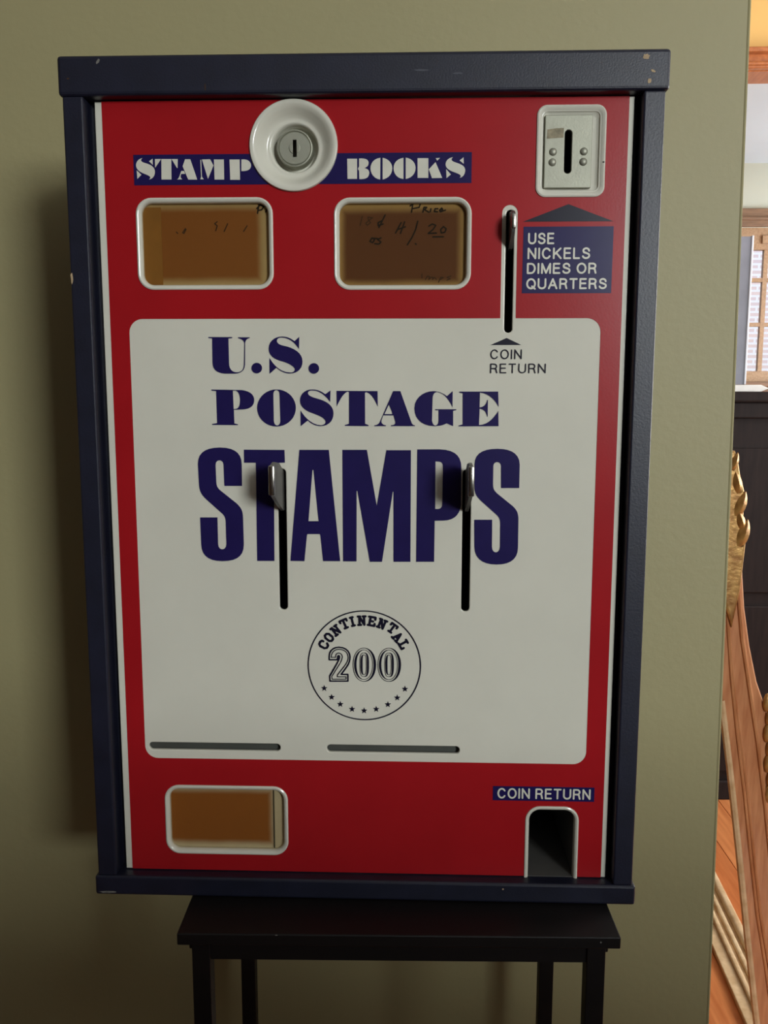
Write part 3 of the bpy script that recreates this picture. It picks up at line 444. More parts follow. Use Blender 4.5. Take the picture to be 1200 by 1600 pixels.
# cabinet: shell open to the front
bm = bmesh.new()
for a in ((-0.1775, -0.1755, 0.004, 0.17, 0.012, 0.512), (0.1755, 0.1775, 0.004, 0.17, 0.012, 0.512), (-0.1755, 0.1755, 0.168, 0.17, 0.012, 0.512)):
    add_box(bm, *a)
obj('cabinet_shell', to_mesh(bm), NAVY, M)
tc_ = box('top_cap', (-0.18, 0.18, 0.0, 0.172, 0.50936, H), NAVY, M, bev=0.0022, seg=3)
bc_ = box('bottom_cap', (-0.18, 0.18, 0.0, 0.172, 0.0, 0.0137), NAVY, M, bev=0.0018, seg=3)
for s in (-1, 1):
    a, b = sorted((s * 0.1778, s * 0.1652))
    rl = box('side_rail', (a, b, 0.0006, 0.019, 0.0137, 0.50936), NAVY, M, bev=0.0012, seg=3)
    a, b = sorted((s * 0.1652, s * 0.158))
    box('door_stop', (a, b, 0.0150, 0.019, 0.0137, 0.50936), NAVY, rl)
box('inner_back', (-0.175, 0.175, 0.150, 0.152, 0.0137, 0.509), STEEL, M)
def chip(parent, cx, cz, rx, rz, y=-0.00012, m_=CHIP, n=14, rot=0.0):
    pts = []
    for k in range(n):
        a = 2 * math.pi * k / n; j = 0.8 + 0.4 * random.random()
        px_, pz = rx * j * math.cos(a), rz * j * math.sin(a)
        pts.append((cx + px_ * math.cos(rot) - pz * math.sin(rot), cz + px_ * math.sin(rot) + pz * math.cos(rot)))
    obj('paint_chip', plate_me([pts], y, 0.0003), m_, parent)
chip(tc_, 0.1655, 0.5275, 0.0021, 0.0014); chip(tc_, 0.1697, 0.5197, 0.0014, 0.0006, rot=-0.4); chip(tc_, 0.1680, 0.5142, 0.0011, 0.0015)
chip(tc_, -0.0917, 0.5135, 0.0004, 0.002, m_=PENCIL_FAINT); chip(tc_, -0.1735, 0.519, 0.0008, 0.0005, m_=PENCIL_FAINT)
GREYCHIP = mat('grey_scuff', (120, 118, 112), 0.7, var=0.2, scale=300)
chip(bc_, -0.1715, 0.0022, 0.0052, 0.0007, m_=GREYCHIP); chip(bc_, 0.093, 0.0098, 0.0006, 0.0006)
chip(tc_, -0.1550, 0.5285, 0.0007, 0.0016, m_=GREYCHIP, rot=-0.6); chip(tc_, 0.0355, 0.5215, 0.0045, 0.0006, m_=mat('dull_scuff', (62, 64, 74), 0.6)); chip(tc_, 0.057, 0.5195, 0.003, 0.0005, m_=MATS['dull_scuff'])
rl_left = [o for o in M.children if o.name.startswith('side_rail')][0]
chip(rl_left, -0.1768, 0.404, 0.0007, 0.0032, y=0.0003)

# door panel with its openings
def slot(cx, w, z0, z1): return rrect(cx - w / 2, cx + w / 2, z0, z1, w / 2 - 0.0001, 6)
def hslot(x0, x1, cz, h): return rrect(x0, x1, cz - h / 2, cz + h / 2, h / 2 - 0.0001, 6)
WIN = {'left': (-0.1385, -0.0541, 0.3978, 0.4528), 'right': (-0.0169, 0.0668, 0.3974, 0.4522), 'low': (-0.1333, -0.0502, 0.0260, 0.0749)}
holes = [slot(0.0901, 0.0048, 0.3716, 0.4445), slot(-0.0512, 0.0052, 0.1955, 0.2872), slot(0.0661, 0.0052, 0.1955, 0.2872),
         hslot(-0.1427, -0.0549, 0.1018, 0.0050), hslot(-0.0238, 0.0636, 0.1018, 0.0050), circle(-0.0410, 0.4824, 0.024), rrect(0.1085, 0.1420, 0.4555, 0.5005, 0.003)]
for x0, x1, z0, z1 in WIN.values(): holes.append(rrect(x0 + 0.002, x1 - 0.002, z0 + 0.002, z1 - 0.002, 0.007))
def arch(x0, x1, z0, z1, r, n=8):
    p = [(x0, z0), (x1, z0)]
    for cx, a0 in ((x1 - r, 0), (x0 + r, 90)):
        for k in range(n + 1):
            a = math.radians(a0 + 90 * k / n); p.append((cx + r * math.cos(a), z1 - r + r * math.sin(a)))
    return p
notch = arch(0.1100, 0.1404, 0.0142, 0.0614, 0.0075)     # the coin return opens through the lower edge
door_outline = [(-0.1615, 0.5088), (-0.1615, 0.0142), (notch[0][0], 0.0142)] + list(reversed(notch[2:])) + [(notch[1][0], 0.0142), (0.1620, 0.0142), (0.1620, 0.5088)]
door = obj('door', plate_me([door_outline] + holes, DOOR, 0.003, bev=0.0007), WHITE, M)
# red enamel field: everything but the white field and the white surrounds
def white_field():
    p = rrect(-0.1453, 0.1465, 0.0934, 0.3803, 0.0085)
    out = []
    # splice the tongue around the coin-return slot into the top edge (points run counter-clockwise)
    tongue = [(0.0945, 0.3803), (0.0945, 0.4426)] + [(0.0898 + 0.0047 * math.cos(math.radians(a)), 0.4426 + 0.0047 * math.sin(math.radians(a))) for a in range(15, 180, 15)] + [(0.0851, 0.4426), (0.0851, 0.3803)]
    for i, q in enumerate(p):
        out.append(q)
        if i == 8: out += tongue
    return out
red_holes = [white_field(), circle(-0.0410, 0.4824, 0.0262), rrect(0.1048, 0.1457, 0.4516, 0.5041, 0.0055)]
for x0, x1, z0, z1 in WIN.values(): red_holes.append(rrect(x0 + 0.0008, x1 - 0.0008, z0 + 0.0008, z1 - 0.0008, 0.009))
RL, RR, RB, RT = -0.1571, 0.1589, 0.01435, 0.5088
# the chute's white rim reaches the lower edge, so it notches the outline
c = arch(0.1079, 0.1429, RB, 0.0638, 0.0095)
outer = [(RL, RT), (RL, RB), (c[0][0], RB)] + list(reversed(c[2:])) + [(c[1][0], RB), (RR, RB), (RR, RT)]
obj('red_field', plate_me([outer] + red_holes, DOOR - 0.00022, 0.00022), RED, door)

INK = DOOR - 0.0004
def ink(name, me, m_, label=None, parent=door):
    o = obj(name, me, m_, parent)
    if label: o['label'] = label
    return o
def letters(name, loops, m_, label, y=INK, th=0.0003): return ink(name, plate_me([mm(l) for l in loops], y, th), m_, label)
letters('lettering', D_STAMPS, NAVY_INK, 'word STAMPS in tall condensed navy capitals')
letters('lettering', D_US, NAVY_INK, 'U.S. in navy fat-face capitals')
letters('lettering', D_POSTAGE, NAVY_INK, 'word POSTAGE in navy fat-face capitals')
def round_end(sg, x_end):
    # banner half that stops against the round lock bezel
    arc = [(LX + sg * math.sqrt(0.0265 ** 2 - (z - LZ) ** 2), z) for z in [0.4601 + 0.0178 * k / 12 for k in range(13)]]
    return arc + [(x_end, 0.4779), (x_end, 0.4601)]
LX, LZ = -0.0410, 0.4824
ink('banner', plate_me([round_end(-1, -0.1388)], INK, 0.0003), NAVY_INK)
ink('banner', plate_me([round_end(1, 0.0663)], INK, 0.0003), NAVY_INK)
letters('lettering', D_STAMP, WHITE_INK, 'word STAMP in white stencil capitals', INK - 0.0002)
letters('lettering', D_BOOKS, WHITE_INK, 'word BOOKS in white stencil capitals', INK - 0.0002)
ink('arrow_mark', plate_me([mm([(97.7, 437.4), (151.8, 437.4), (124.7, 447.5)])], INK, 0.0003), BLACK_INK)
ink('instruction_box', plate_me([mm([(97.9, 395.2), (152.0, 395.2), (152.2, 434.5), (98.1, 434.5)])], INK, 0.0003), NAVY_INK)
ink('lettering', text_me([('USE', 100.9, 116.8, 424.1, 430.9), ('NICKELS', 100.8, 138.6, 415.3, 422.2), ('DIMES OR', 100.6, 142.8, 406.6, 413.2), ('QUARTERS', 100.4, 149.2, 397.5, 404.1)], INK - 0.0002, 1.12), WHITE_INK, 'USE NICKELS DIMES OR QUARTERS in white capitals')
ink('arrow_mark', plate_me([mm([(79.5, 364.2), (98.2, 364.2), (89.2, 368.4)])], INK, 0.0003), BLACK_INK)
ink('lettering', text_me([('COIN', 79.4, 98.8, 355.5, 361.5), ('RETURN', 79.4, 113.7, 346.9, 352.9)], INK, 0.78), BLACK_INK, 'COIN RETURN in thin dark capitals')
ink('banner', plate_me([mm([(86.0, 67.6), (152.7, 67.6), (152.7, 77.5), (86.0, 77.5)])], INK, 0.0003), NAVY_INK)
ink('lettering', text_me([('COIN RETURN', 89.0, 150.2, 69.0, 76.4)], INK - 0.0002, 1.15), WHITE_INK, 'COIN RETURN in white capitals on a navy strip')

# round emblem
EC = (0.0010, 0.1587)
em = ink('emblem_ring', ribbon_me([circle(EC[0], EC[1], 0.0366, 96)], 0.00085, INK, closed=True), BLACK_INK, 'thin round emblem outline')
def star(cx, cz, r):
    return [(cx + (r if k % 2 == 0 else r * 0.42) * math.sin(math.pi * k / 5), cz + (r if k % 2 == 0 else r * 0.42) * math.cos(math.pi * k / 5)) for k in range(10)]
for x_, z_ in D_stars: ink('star', plate_me([star(x_ / 1000, z_ / 1000, 0.0022)], INK, 0.0003), BLACK_INK)
SL = {  # slab letters as strokes in a unit box
 'C': ['.9,.7 .9,.85 .7,.95 .35,.95 .15,.75 .15,.25 .35,.05 .7,.05 .9,.25'], 'O': ['.15,.25 .15,.75 .35,.95 .65,.95 .85,.75 .85,.25 .65,.05 .35,.05 .15,.25'],
 'N': ['.2,.05 .2,.95', '.2,.95 .8,.05', '.8,.05 .8,.95', '.02,.05 .38,.05', '.02,.95 .3,.95', '.65,.95 1,.95'],
 'T': ['.5,.05 .5,.95', '.05,.75 .05,.95 .95,.95 .95,.75', '.28,.05 .72,.05'], 'I': ['.5,.05 .5,.95', '.25,.05 .75,.05', '.25,.95 .75,.95'],
 'E': ['.25,.05 .25,.95', '.05,.05 .9,.05 .9,.28', '.05,.95 .9,.95 .9,.72', '.25,.5 .65,.5'],
 'A': ['.15,.05 .5,.95', '.5,.95 .85,.05', '.3,.38 .7,.38', '0,.05 .35,.05', '.65,.05 1,.05'], 'L': ['.3,.05 .3,.95', '.05,.05 .9,.05 .9,.3', '.08,.95 .55,.95']}
st_ = []
for ch, (x_, z_) in zip('CONTINENTAL', D_cont):
    a = math.atan2(z_ / 1000 - EC[1], x_ / 1000 - EC[0]) - math.pi / 2
    w_, h_ = (0.0036 if ch == 'I' else 0.0050), 0.0062
    for s in SL[ch]:
        l = []
        for q in s.split():
            u, v = (float(k) for k in q.split(',')); u = (u - 0.5) * w_; v = (v - 0.5) * h_
            l.append((x_ / 1000 + u * math.cos(a) - v * math.sin(a), z_ / 1000 + u * math.sin(a) + v * math.cos(a)))
        st_.append(l)
ink('lettering', ribbon_me(st_, 0.00155, INK), BLACK_INK, 'word CONTINENTAL in dark slab capitals on an arc')
def sup(cx, cz, rx, rz, e, n=48):
    out = []
    for k in range(n):
        a = 2 * math.pi * k / n; c_, s_ = math.cos(a), math.sin(a)
        out.append((cx + rx * math.copysign(abs(c_) ** e, c_), cz + rz * math.copysign(abs(s_) ** e, s_)))
    return out
u_ = 0.0000487
for k, (cx, cz) in enumerate(((0.84, 159.4), (17.06, 159.5))):
    cx /= 1000; cz /= 1000
    for rx, rz, e, thick_right, w0, w1 in ((146, 230, 0.95, True, 0.00040, 0.0016), (116, 204, 0.95, False, 0.00034, 0.0015), (54, 163, 0.62, True, 0.00036, 0.0013), (31, 136, 0.62, False, 0.00036, 0.0013)):
        lp = sup(cx, cz, rx * u_, rz * u_, e)
        def wf(q, cx=cx, rx=rx, sg=(1 if thick_right else -1), w0=w0, w1=w1): return w0 + (w1 - w0) * max(0, sg * (q[0] - cx) / (rx * u_)) ** 1.5
        ink('numeral_line', ribbon_me([lp], 0, INK, closed=True, wfun=wf), BLACK_INK)
ink('numeral_line', ribbon_me([mm(D_two_outer + D_two_outer[:1])], 0.0010, INK), BLACK_INK)
ink('numeral_line', ribbon_me([mm(D_two_inner + D_two_inner[:1])], 0.0006, INK), BLACK_INK)

# raised white window surrounds with aged cards behind clear plastic
def surround(name, x0, x1, z0, z1):
    def rr(i, r): return rrect(x0 + i, x1 - i, z0 + i, z1 - i, r)
    L = [(rr(0, 0.0098), DOOR), (rr(0.0002, 0.0096), DOOR - 0.0009), (rr(0.0010, 0.0088), DOOR - 0.0013), (rr(0.0020, 0.0078), DOOR - 0.0010), (rr(0.0028, 0.0070), DOOR - 0.0001), (rr(0.0032, 0.0066), DOOR + 0.0012), (rr(0.0032, 0.0066), DOOR + 0.0040)]
    return obj(name, loft_me(L, cap=False), WHITE, M, smooth=True)
CARDS = {'left': ((140, 86, 30), (186, 164, 122), (0.003, -0.0005)), 'right': ((96, 54, 20), (172, 142, 92), (0.001, 0.0008)), 'low': ((160, 98, 36), (214, 206, 186), (0.0060, -0.0005))}
for k, (x0, x1, z0, z1) in WIN.items():
    fr_ = surround('viewing_window', x0, x1, z0, z1)
    cx, cz = (x0 + x1) / 2, (z0 + z1) / 2; w_, h_ = x1 - x0 - 0.001, z1 - z0 - 0.001
    c1, c2, dr = CARDS[k]
    cm = card_mat('aged_card_' + k, c1, c2, (w_ - 0.005, h_ - 0.005), 0.006, dr)
    obj('card', box_me(-w_ / 2, w_ / 2, 0, 0.0006, -h_ / 2, h_ / 2), cm, fr_, (cx, DOOR + 0.0037, cz))
    obj('pane', box_me(x0 + 0.0028, x1 - 0.0028, DOOR + 0.0014, DOOR + 0.0020, z0 + 0.0028, z1 - 0.0028), GLASS, fr_)
    if k == 'left':
        obj('card_strip', box_me(x0 + 0.003, x0 + 0.0145, DOOR + 0.0033, DOOR + 0.0036, z0 + 0.003, z1 - 0.005), mat('amber_strip', (150, 104, 42), 0.7, var=0.06, scale=80), fr_)
        obj('handwriting', ribbon_me([mm(s) for s in D_price_left], 0.0009, DOOR + 0.0035), PENCIL, fr_); tag(obj('faint_handwriting', ribbon_me([mm(s) for s in D_price_left_faint], 0.0007, DOOR + 0.0035), PENCIL_FAINT, fr_), kind='stuff')
    if k == 'right':
        o = obj('handwriting', ribbon_me([mm(s) for s in D_price_right], 0.0009, DOOR + 0.0035), PENCIL, fr_); o['label'] = 'pencilled price note reading Price $1.20'
        tag(obj('faint_handwriting', ribbon_me([mm(s) for s in D_price_right_faint], 0.0006, DOOR + 0.0035), PENCIL_FAINT, fr_), kind='stuff')
    if k == 'low':
        obj('card_strip', box_me(x1 - 0.0105, x1 - 0.0098, DOOR + 0.0030, DOOR + 0.0036, z0 + 0.003, z1 - 0.003), SLOT_GREY, fr_)

# lock: dished white bezel, cylinder in its cup
prof = [(26.7, 0.2), (26.8, -1.2), (26.3, -2.0), (25.2, -2.3), (23.6, -1.8), (21.5, 0.2), (19.3, 2.9), (17.6, 4.6), (16.3, 5.2), (15.3, 5.0), (14.6, 5.3), (14.0, 6.3), (13.5, 8.5), (13.2, 13.0), (0, 13.0)]
bz = obj('lock_bezel', lathe_me(LX, LZ, [(r / 1000, DOOR + y / 1000) for r, y in prof], 72), WHITE, M, smooth=True)
cyl = [(0, 12.9), (8.6, 12.9), (8.6, 5.3), (9.2, 4.9), (9.5, 5.1), (9.7, 5.5), (9.9, 5.1), (10.2, 4.7), (10.8, 4.8), (11.0, 5.2), (11.0, 13.0)]
lc = obj('lock_cylinder', lathe_me(LX, LZ, [(r / 1000, DOOR + y / 1000) for r, y in cyl], 56), NICKEL, bz, smooth=True)
lc['label'] = 'dull nickel lock cylinder'
KW, KB, KT = 0.0012, LZ - 0.0052, LZ + 0.0050          # the keyhole is cut through the face into the hollow cylinder
obj('lock_face', plate_me([circle(LX, LZ, 0.0092, 48), [(LX - KW, KB), (LX + KW, KB), (LX + KW, KT), (LX - KW, KT)]], DOOR + 0.0049, 0.0012), NICKEL, bz)
for sg in (-1, 1):
    a0 = math.acos(KW / 0.0034)
    seg = [(LX + sg * 0.0034 * math.cos(a0 - 2 * a0 * k / 14), LZ + 0.0034 * math.sin(a0 - 2 * a0 * k / 14)) for k in range(15)]
    obj('lock_plug', plate_me([seg], DOOR + 0.0043, 0.0010, bev=0.0003), NICKEL, bz)

# coin entry: dished white plate, nickel slot plate with four rivets
def dish(i, r): return rrect(0.1046 + i, 0.1459 - i, 0.4514 + i, 0.5043 - i, r)
cpl = obj('coin_plate', loft_me([(dish(0, 0.006), DOOR), (dish(0.0002, 0.0058), DOOR - 0.0010), (dish(0.0010, 0.005), DOOR - 0.0014), (dish(0.0022, 0.0045), DOOR - 0.0010), (dish(0.0038, 0.0035), DOOR + 0.0008), (dish(0.0052, 0.003), DOOR + 0.0022), (dish(0.0060, 0.003), DOOR + 0.0025), (dish(0.0100, 0.003), DOOR + 0.0025)], cap=False), WHITE, M, smooth=True)
# the dish is open in the middle; the slot plate covers it and its slot leads into the cabinet
sp = obj('slot_plate', plate_me([rrect(0.1095, 0.1376, 0.4568, 0.4985, 0.0004, 2), slot(0.1235, 0.0042, 0.4652, 0.4900)], DOOR - 0.0006, 0.0028, bev=0.0004), NICKEL, cpl)
sp['label'] = 'dull nickel coin slot plate'
for x_, z_ in ((0.1146, 0.4775), (0.1144, 0.4716), (0.1329, 0.4776), (0.1327, 0.4717)):
    obj('rivet', lathe_me(x_, z_, [(r / 1000, DOOR - 0.0006 + y / 1000) for r, y in ((2.35, 0.1), (2.2, -0.5), (1.7, -1.0), (0.9, -1.3), (0, -1.4))], 20), NICKEL, cpl, smooth=True)
obj('tape_stain', plate_me([mm([(110.6, 485.0), (120.6, 485.6), (120.7, 491.0), (116, 491.0), (110.9, 490.2)])], DOOR - 0.00065, 0.0002), STAIN, cpl)
chip(cpl, 0.1446, 0.4713, 0.0006, 0.0004, y=DOOR - 0.0014, m_=PENCIL)

# levers
def lever(x, prof_yz, th, edge_w, label):
    """flat tab standing out of its slot; prof_yz runs round the outline, the front edge carries a bright rim."""
    bm = bmesh.new()
    A = [bm.verts.new((x - th / 2, y, z)) for y, z in prof_yz]; B = [bm.verts.new((x + th / 2, y, z)) for y, z in prof_yz]
    bm.faces.new(A); bm.faces.new(B[::-1]); n = len(A)
    for i in range(n): bm.faces.new((A[i], B[i], B[(i + 1) % n], A[(i + 1) % n]))
    bmesh.ops.bevel(bm, geom=list(bm.edges), offset=0.0003, segments=1, affect='EDGES')
    o = obj('lever', to_mesh(bm), LEVER, M); o['label'] = label
    return o
def lever_edge(parent, x, y0, z0, z1, w, t):
    e = obj('lever_edge', box_me(x - w / 2, x + w / 2, y0 - 0.0006, y0 + t, z0, z1, bev=min(w, t) * 0.28, seg=2), BRIGHT, parent, smooth=True)
for x in (-0.0512, 0.0661):
    o = lever(x, [(0.050, 0.2865), (0.006, 0.2868), (-0.006, 0.2920), (-0.022, 0.2938), (-0.0300, 0.2926), (-0.0312, 0.2905), (-0.0312, 0.2765), (-0.0300, 0.2745), (-0.024, 0.2725), (-0.006, 0.2655), (0.008, 0.2605), (0.050, 0.258)], 0.0021, 0.0033, 'grey steel vend lever with bright edge')
    lever_edge(o, x, -0.0312, 0.2746, 0.2924, 0.0036, 0.0030)
o = lever(0.0905, [(0.050, 0.4425), (0.009, 0.4430), (-0.002, 0.4418), (-0.0050, 0.4400), (-0.0055, 0.4370), (-0.0055, 0.4320), (-0.0040, 0.4290), (0.004, 0.4240), (0.009, 0.4215), (0.050, 0.420)], 0.0022, 0.003, 'small steel coin-return lever')
lever_edge(o, 0.0905, -0.0055, 0.4310, 0.4395, 0.0030, 0.0022)
# delivery slots: grey flaps just inside
for x0, x1 in ((-0.1427, -0.0549), (-0.0238, 0.0636)):
    box('delivery_flap', (x0 - 0.002, x1 + 0.002, DOOR + 0.0045, DOOR + 0.0055, 0.0960, 0.1060), SLOT_GREY, M)
# coin return chute: white rim and dark recess with a sloping floor
def ar(i, r): return arch(0.1077 + i, 0.1431 - i, 0.0085, 0.0640 - i, r)
rim = obj('coin_return_chute', loft_me([(ar(0, 0.0098), DOOR), (ar(0.0002, 0.0096), DOOR - 0.0009), (ar(0.0010, 0.0088), DOOR - 0.0012), (ar(0.0020, 0.0078), DOOR - 0.0008), (ar(0.0027, 0.0072), DOOR + 0.0002), (ar(0.0030, 0.0069), DOOR + 0.0030)], cap=False), WHITE, M, smooth=True)
obj('chute_recess', loft_me([(ar(0.0026, 0.0070), DOOR + 0.0030), (ar(0.0026, 0.0070), DOOR + 0.120)]), STEEL, rim)
box('chute_floor', (0.1106, 0.1402, DOOR + 0.0006, DOOR + 0.119, 0.01375, 0.0142), STEEL, rim)

# ------------------------------------------------------------------ black stand
S = thing('black_stand', (0.0225, 0.054, 0), 'slim black wooden stand with square legs under the vending machine', 'stand', rz=math.radians(-1.2) * -1)
T0 = TABLE_Z
box('top', (-0.1385, 0.1385, -0.091, 0.091, T0 - 0.0082, T0 - 0.0002), BLACKWOOD, S, bev=0.0008)
for sx in (-1, 1):
    for sy in (-1, 1):
        x0, x1 = sorted((sx * 0.1305, sx * 0.1188)); y0, y1 = sorted((sy * 0.0865, sy * 0.0748))
        lg = box('leg', (x0, x1, y0, y1, 0.0, T0 - 0.0082), BLACKWOOD, S, bev=0.0006)
    a, b = sorted((sx * 0.1290, sx * 0.1200))
    box('side_apron', (a, b, -0.0748, 0.0748, T0 - 0.0215, T0 - 0.0082), BLACKWOOD, S)
    a, b = sorted((sx * 0.1290, sx * 0.1200)); box('stretcher', (a, b, -0.0748, 0.0748, 0.12, 0.132), BLACKWOOD, S)
    a, b = sorted((sx * 0.1303, sx * 0.1330)); box('bolt_head', (a, b, -0.083, -0.078, T0 - 0.0160, T0 - 0.0100), BLACKWOOD, S, bev=0.0008)
for sy in (-1, 1):
    a, b = sorted((sy * 0.0850, sy * 0.0765)); box('apron', (-0.1188, 0.1188, a, b, T0 - 0.0215, T0 - 0.0082), BLACKWOOD, S)
    a, b = sorted((sy * 0.0850, sy * 0.0765)); box('long_stretcher', (-0.1188, 0.1188, a, b, 0.12, 0.132), BLACKWOOD, S)
chip(S, 0.126, T0 - 0.0035, 0.0005, 0.0005, y=-0.0913, m_=GREYCHIP); chip(S, -0.076, T0 - 0.0006, 0.0008, 0.0003, y=-0.0913, m_=GREYCHIP)

# ------------------------------------------------------------------ next room, past the end of the green wall
# tall carved wooden piece with a gilt top
YF = 0.87
def lift(l): return [(x, z + TABLE_Z) for x, z in l]
FL, FR_ = lift(D_frame_left), lift(D_frame_right)
zmin = min(FL[-1][1], FR_[-1][1])
FL[-1] = (FL[-1][0], 0.0); FR_[-1] = (FR_[-1][0], 0.0)
CW = thing('carved_wood_piece', (FL[-1][0], YF, 0), 'tall slanting honey-brown wooden piece with gilt carved top, flaring towards the floor', 'carved wood')
def rel(l): return [(x - FL[-1][0], z) for x, z in l]
def cut(l, z0, z1): return [q for q in l if z0 <= q[1] <= z1]
gz = FR_[11][1]                      # lower end of the gilding
outl = rel(FL + FR_[::-1])
obj('body', plate_me([outl], 0.0, 0.020, bev=0.004), HONEY, CW)
gl = [q for q in FL if q[1] >= gz - 0.02]; gr = [q for q in FR_ if q[1] >= gz - 0.02]
tip = ((gl[-1][0] + gr[-1][0]) / 2 + 0.006, gz - 0.085)
gp = rel([(x - 0.001, z) for x, z in gl]) + rel([tip]) + rel([(gr[-1][0] - 0.006, gz - 0.02)]) + rel([(x + 0.001, z) for x, z in gr[:-1][::-1]])
obj('gilt_crest', plate_me([gp], -0.010, 0.024, bev=0.004), GILT, CW)
def leaf_me(l, w, t):
    """carved acanthus leaf: a keeled, pointed blade along z."""
    bm = bmesh.new(); n = 8; rows = []
    for k in range(n + 1):
        u = k / n; ww = w * math.sin(math.pi * min(1, 0.12 + u * 0.88)) ** 0.8; cv = t * math.sin(math.pi * u)
        rows.append([bm.verts.new((-ww / 2, 0, (u - 0.3) * l)), bm.verts.new((-ww / 4, -cv * 0.7, (u - 0.3) * l)), bm.verts.new((0, -cv, (u - 0.3) * l)), bm.verts.new((ww / 4, -cv * 0.7, (u - 0.3) * l)), bm.verts.new((ww / 2, 0, (u - 0.3) * l)), bm.verts.new((0, 0.004, (u - 0.3) * l))])
    for p, q in zip(rows, rows[1:]):
        for j in range(6): bm.faces.new((p[j], p[(j + 1) % 6], q[(j + 1) % 6], q[j]))
    bm.faces.new(rows[0]); bm.faces.new(rows[-1][::-1])
    return to_mesh(bm)
for i, k in enumerate((1, 3, 5, 7, 9)):
    x_, z_ = FR_[k]; ln = (0.030, 0.036, 0.042, 0.034, 0.046)[i]
    o = obj('gilt_leaf', leaf_me(ln, ln * 0.42, 0.008), GILT, CW, (x_ - FL[-1][0] - 0.007, -0.010, z_ - 0.004), smooth=True); o.rotation_euler = (0, (0.28, -0.22, 0.30, -0.30, 0.25)[i], 0)
def tube_me(pts, r, y):
    cu = bpy.data.curves.new('tmp', 'CURVE'); cu.dimensions = '3D'; cu.bevel_depth = r; cu.bevel_resolution = 2; cu.use_fill_caps = True
    s = cu.splines.new('POLY'); s.points.add(len(pts) - 1)
    for p, q in zip(s.points, pts): p.co = (q[0], y, q[1], 1)
    o = bpy.data.objects.new('tmp', cu); COL.objects.link(o)
    me = bpy.data.meshes.new_from_object(o.evaluated_get(bpy.context.evaluated_depsgraph_get()))
    bpy.data.objects.remove(o); bpy.data.curves.remove(cu); me.materials.clear(); return me
for nm, l, r, m_ in (('ridge', D_frame_ridge, 0.0032, HONEY), ('ridge', D_frame_ridge_b, 0.0028, HONEY), ('ridge', D_frame_groove, 0.004, HONEY)):
    obj(nm, tube_me(rel(lift(l)), r, -0.0006), m_, CW, smooth=True)
obj('cream_edge', tube_me(rel([(x + 0.0015, max(z, 0.006)) for x, z in FL[5:]]), 0.0060, 0.004), CREAM, CW, smooth=True)
for i in range(7):
    bmx = bmesh.new(); bmesh.ops.create_icosphere(bmx, subdivisions=2, radius=0.011)
    for v in bmx.verts: v.co = Vector((v.co.x * 0.6, v.co.y * 0.5, v.co.z * 1.5))
    q = FR_[15]; k = i / 6
    obj('gilt_leaf', to_mesh(bmx), GILT, CW, (q[0] - FL[-1][0] - 0.004 + 0.012 * k + 0.004 * (i % 2), -0.003, q[1] + 0.02 - 0.16 * k), smooth=True)

# cream moulded board on the floor
MB = thing('moulding_board', (0.745, 1.32, 0), 'cream moulded board lying on the wooden floor behind the slanting wood piece', 'moulding', rz=math.radians(-4))
box('base_board', (-0.042, 0.042, -0.36, 0.36, 0.0, 0.012), CREAM, MB, bev=0.002)
for x_, r in ((0.032, 0.010), (0.008, 0.006), (-0.012, 0.006)):
    bmx = bmesh.new(); add_box(bmx, x_ - r, x_ + r, -0.36, 0.36, 0.010, 0.012 + r * 1.2, bev=r * 0.7, seg=3)
    obj('moulded_bead', to_mesh(bmx), CREAM, MB, smooth=True)

# dark cabinet under the far window with a screen and a tray on it
CB = thing('dark_cabinet', (1.15, 1.97, 0), 'tall dark brown wooden cabinet standing beyond the carved wood piece', 'cabinet')
CH = TABLE_Z + 0.334 + 0.009
box('body', (-0.68, 0.68, 0.012, 0.50, 0.06, CH - 0.03), DARKWOOD, CB)
box('top_board', (-0.71, 0.71, -0.015, 0.52, CH - 0.03, CH), DARKWOOD, CB, bev=0.006)
box('moulding', (-0.695, 0.695, -0.004, 0.02, CH - 0.075, CH - 0.03), DARKWOOD, CB, bev=0.004)
box('plinth', (-0.69, 0.69, 0.0, 0.50, 0.0, 0.06), DARKWOOD, CB, bev=0.004)
for a, b in ((-0.66, -0.01), (0.01, 0.66)):
    for z0, z1 in ((0.09, 0.60), (0.64, CH - 0.16)):
        box('front_panel', (a, b, 0.002, 0.014, z0, z1), DARKWOOD, CB, bev=0.003)
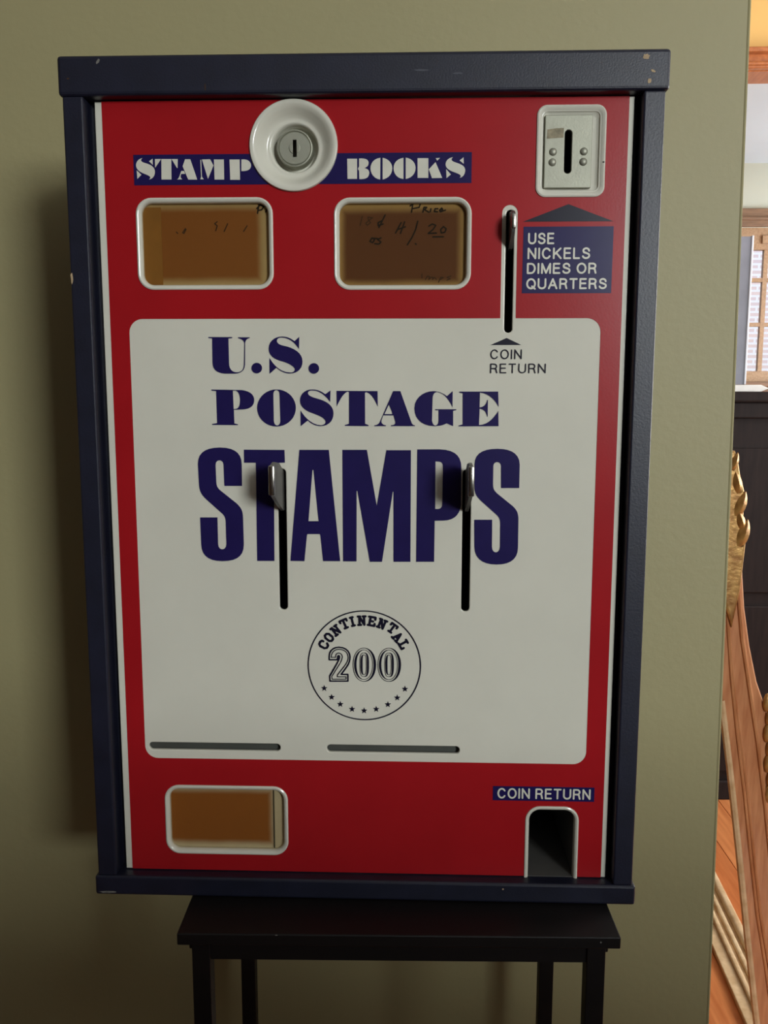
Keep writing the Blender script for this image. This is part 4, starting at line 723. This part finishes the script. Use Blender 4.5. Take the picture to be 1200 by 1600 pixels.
SCN = thing('flat_screen', (0.793, 2.14, CH), 'flat grey glossy screen with a pale edge standing on the dark cabinet', 'screen')
box('face', (-0.26, 0.236, 0.0, 0.02, 0.022, 0.455), SCREEN, SCN)
box('edge_strip', (0.236, 0.243, -0.003, 0.022, 0.022, 0.458), PALE, SCN, bev=0.002)
box('foot', (-0.15, 0.15, -0.06, 0.09, 0.0, 0.024), PALE, SCN, bev=0.003)
TR = thing('white_tray', (0.99, 2.06, CH), 'small white tray with a pointed end on the cabinet edge beside the screen', 'tray')
obj('tray_rim', plate_me([[(-0.05, 0.0), (0.05, 0.0), (0.072, 0.010), (0.05, 0.020), (-0.05, 0.020)]], -0.03, 0.05, bev=0.002), TRAYWHITE, TR)

# dark mat added out of view to cut light bouncing off the floor
RG = thing('bounce_cutting_rug', (0.35, -1.6, 0), 'dark brown mat with a lighter border, added out of view to cut floor bounce light', 'added_rug')
box('field', (-1.75, 1.75, -1.42, 1.42, 0.0005, 0.008), mat('rug_field', (84, 52, 34), 0.95, var=0.2, scale=40, bump=0.4, bump_scale=600), RG)
for a in ((-1.85, 1.85, -1.52, -1.42), (-1.85, 1.85, 1.42, 1.52), (-1.85, -1.75, -1.42, 1.42), (1.75, 1.85, -1.42, 1.42)):
    box('border', a + (0.0005, 0.008), mat('rug_border', (84, 66, 48), 0.95, var=0.2, scale=40, bump=0.4, bump_scale=600), RG)

# low open shelves added behind the camera to shade the lower wall and door
BK = thing('light_blocker', (0.62, -1.05, 0.008), 'dark wooden open shelves, added out of view to shade the lower wall', 'light_blocker', rz=math.radians(-25))
for x_ in (-0.45, 0.43): box('side_panel', (x_, x_ + 0.02, -0.14, 0.14, 0.0, 1.085), DARKWOOD, BK, bev=0.002)
box('back_panel', (-0.43, 0.43, -0.14, -0.13, 0.0, 1.085), DARKWOOD, BK)
box('top', (-0.46, 0.46, -0.145, 0.145, 1.085, 1.105), DARKWOOD, BK, bev=0.003)
for z_ in (0.06, 0.42, 0.78): box('shelf', (-0.43, 0.43, -0.13, 0.135, z_, z_ + 0.02), DARKWOOD, BK, bev=0.001)
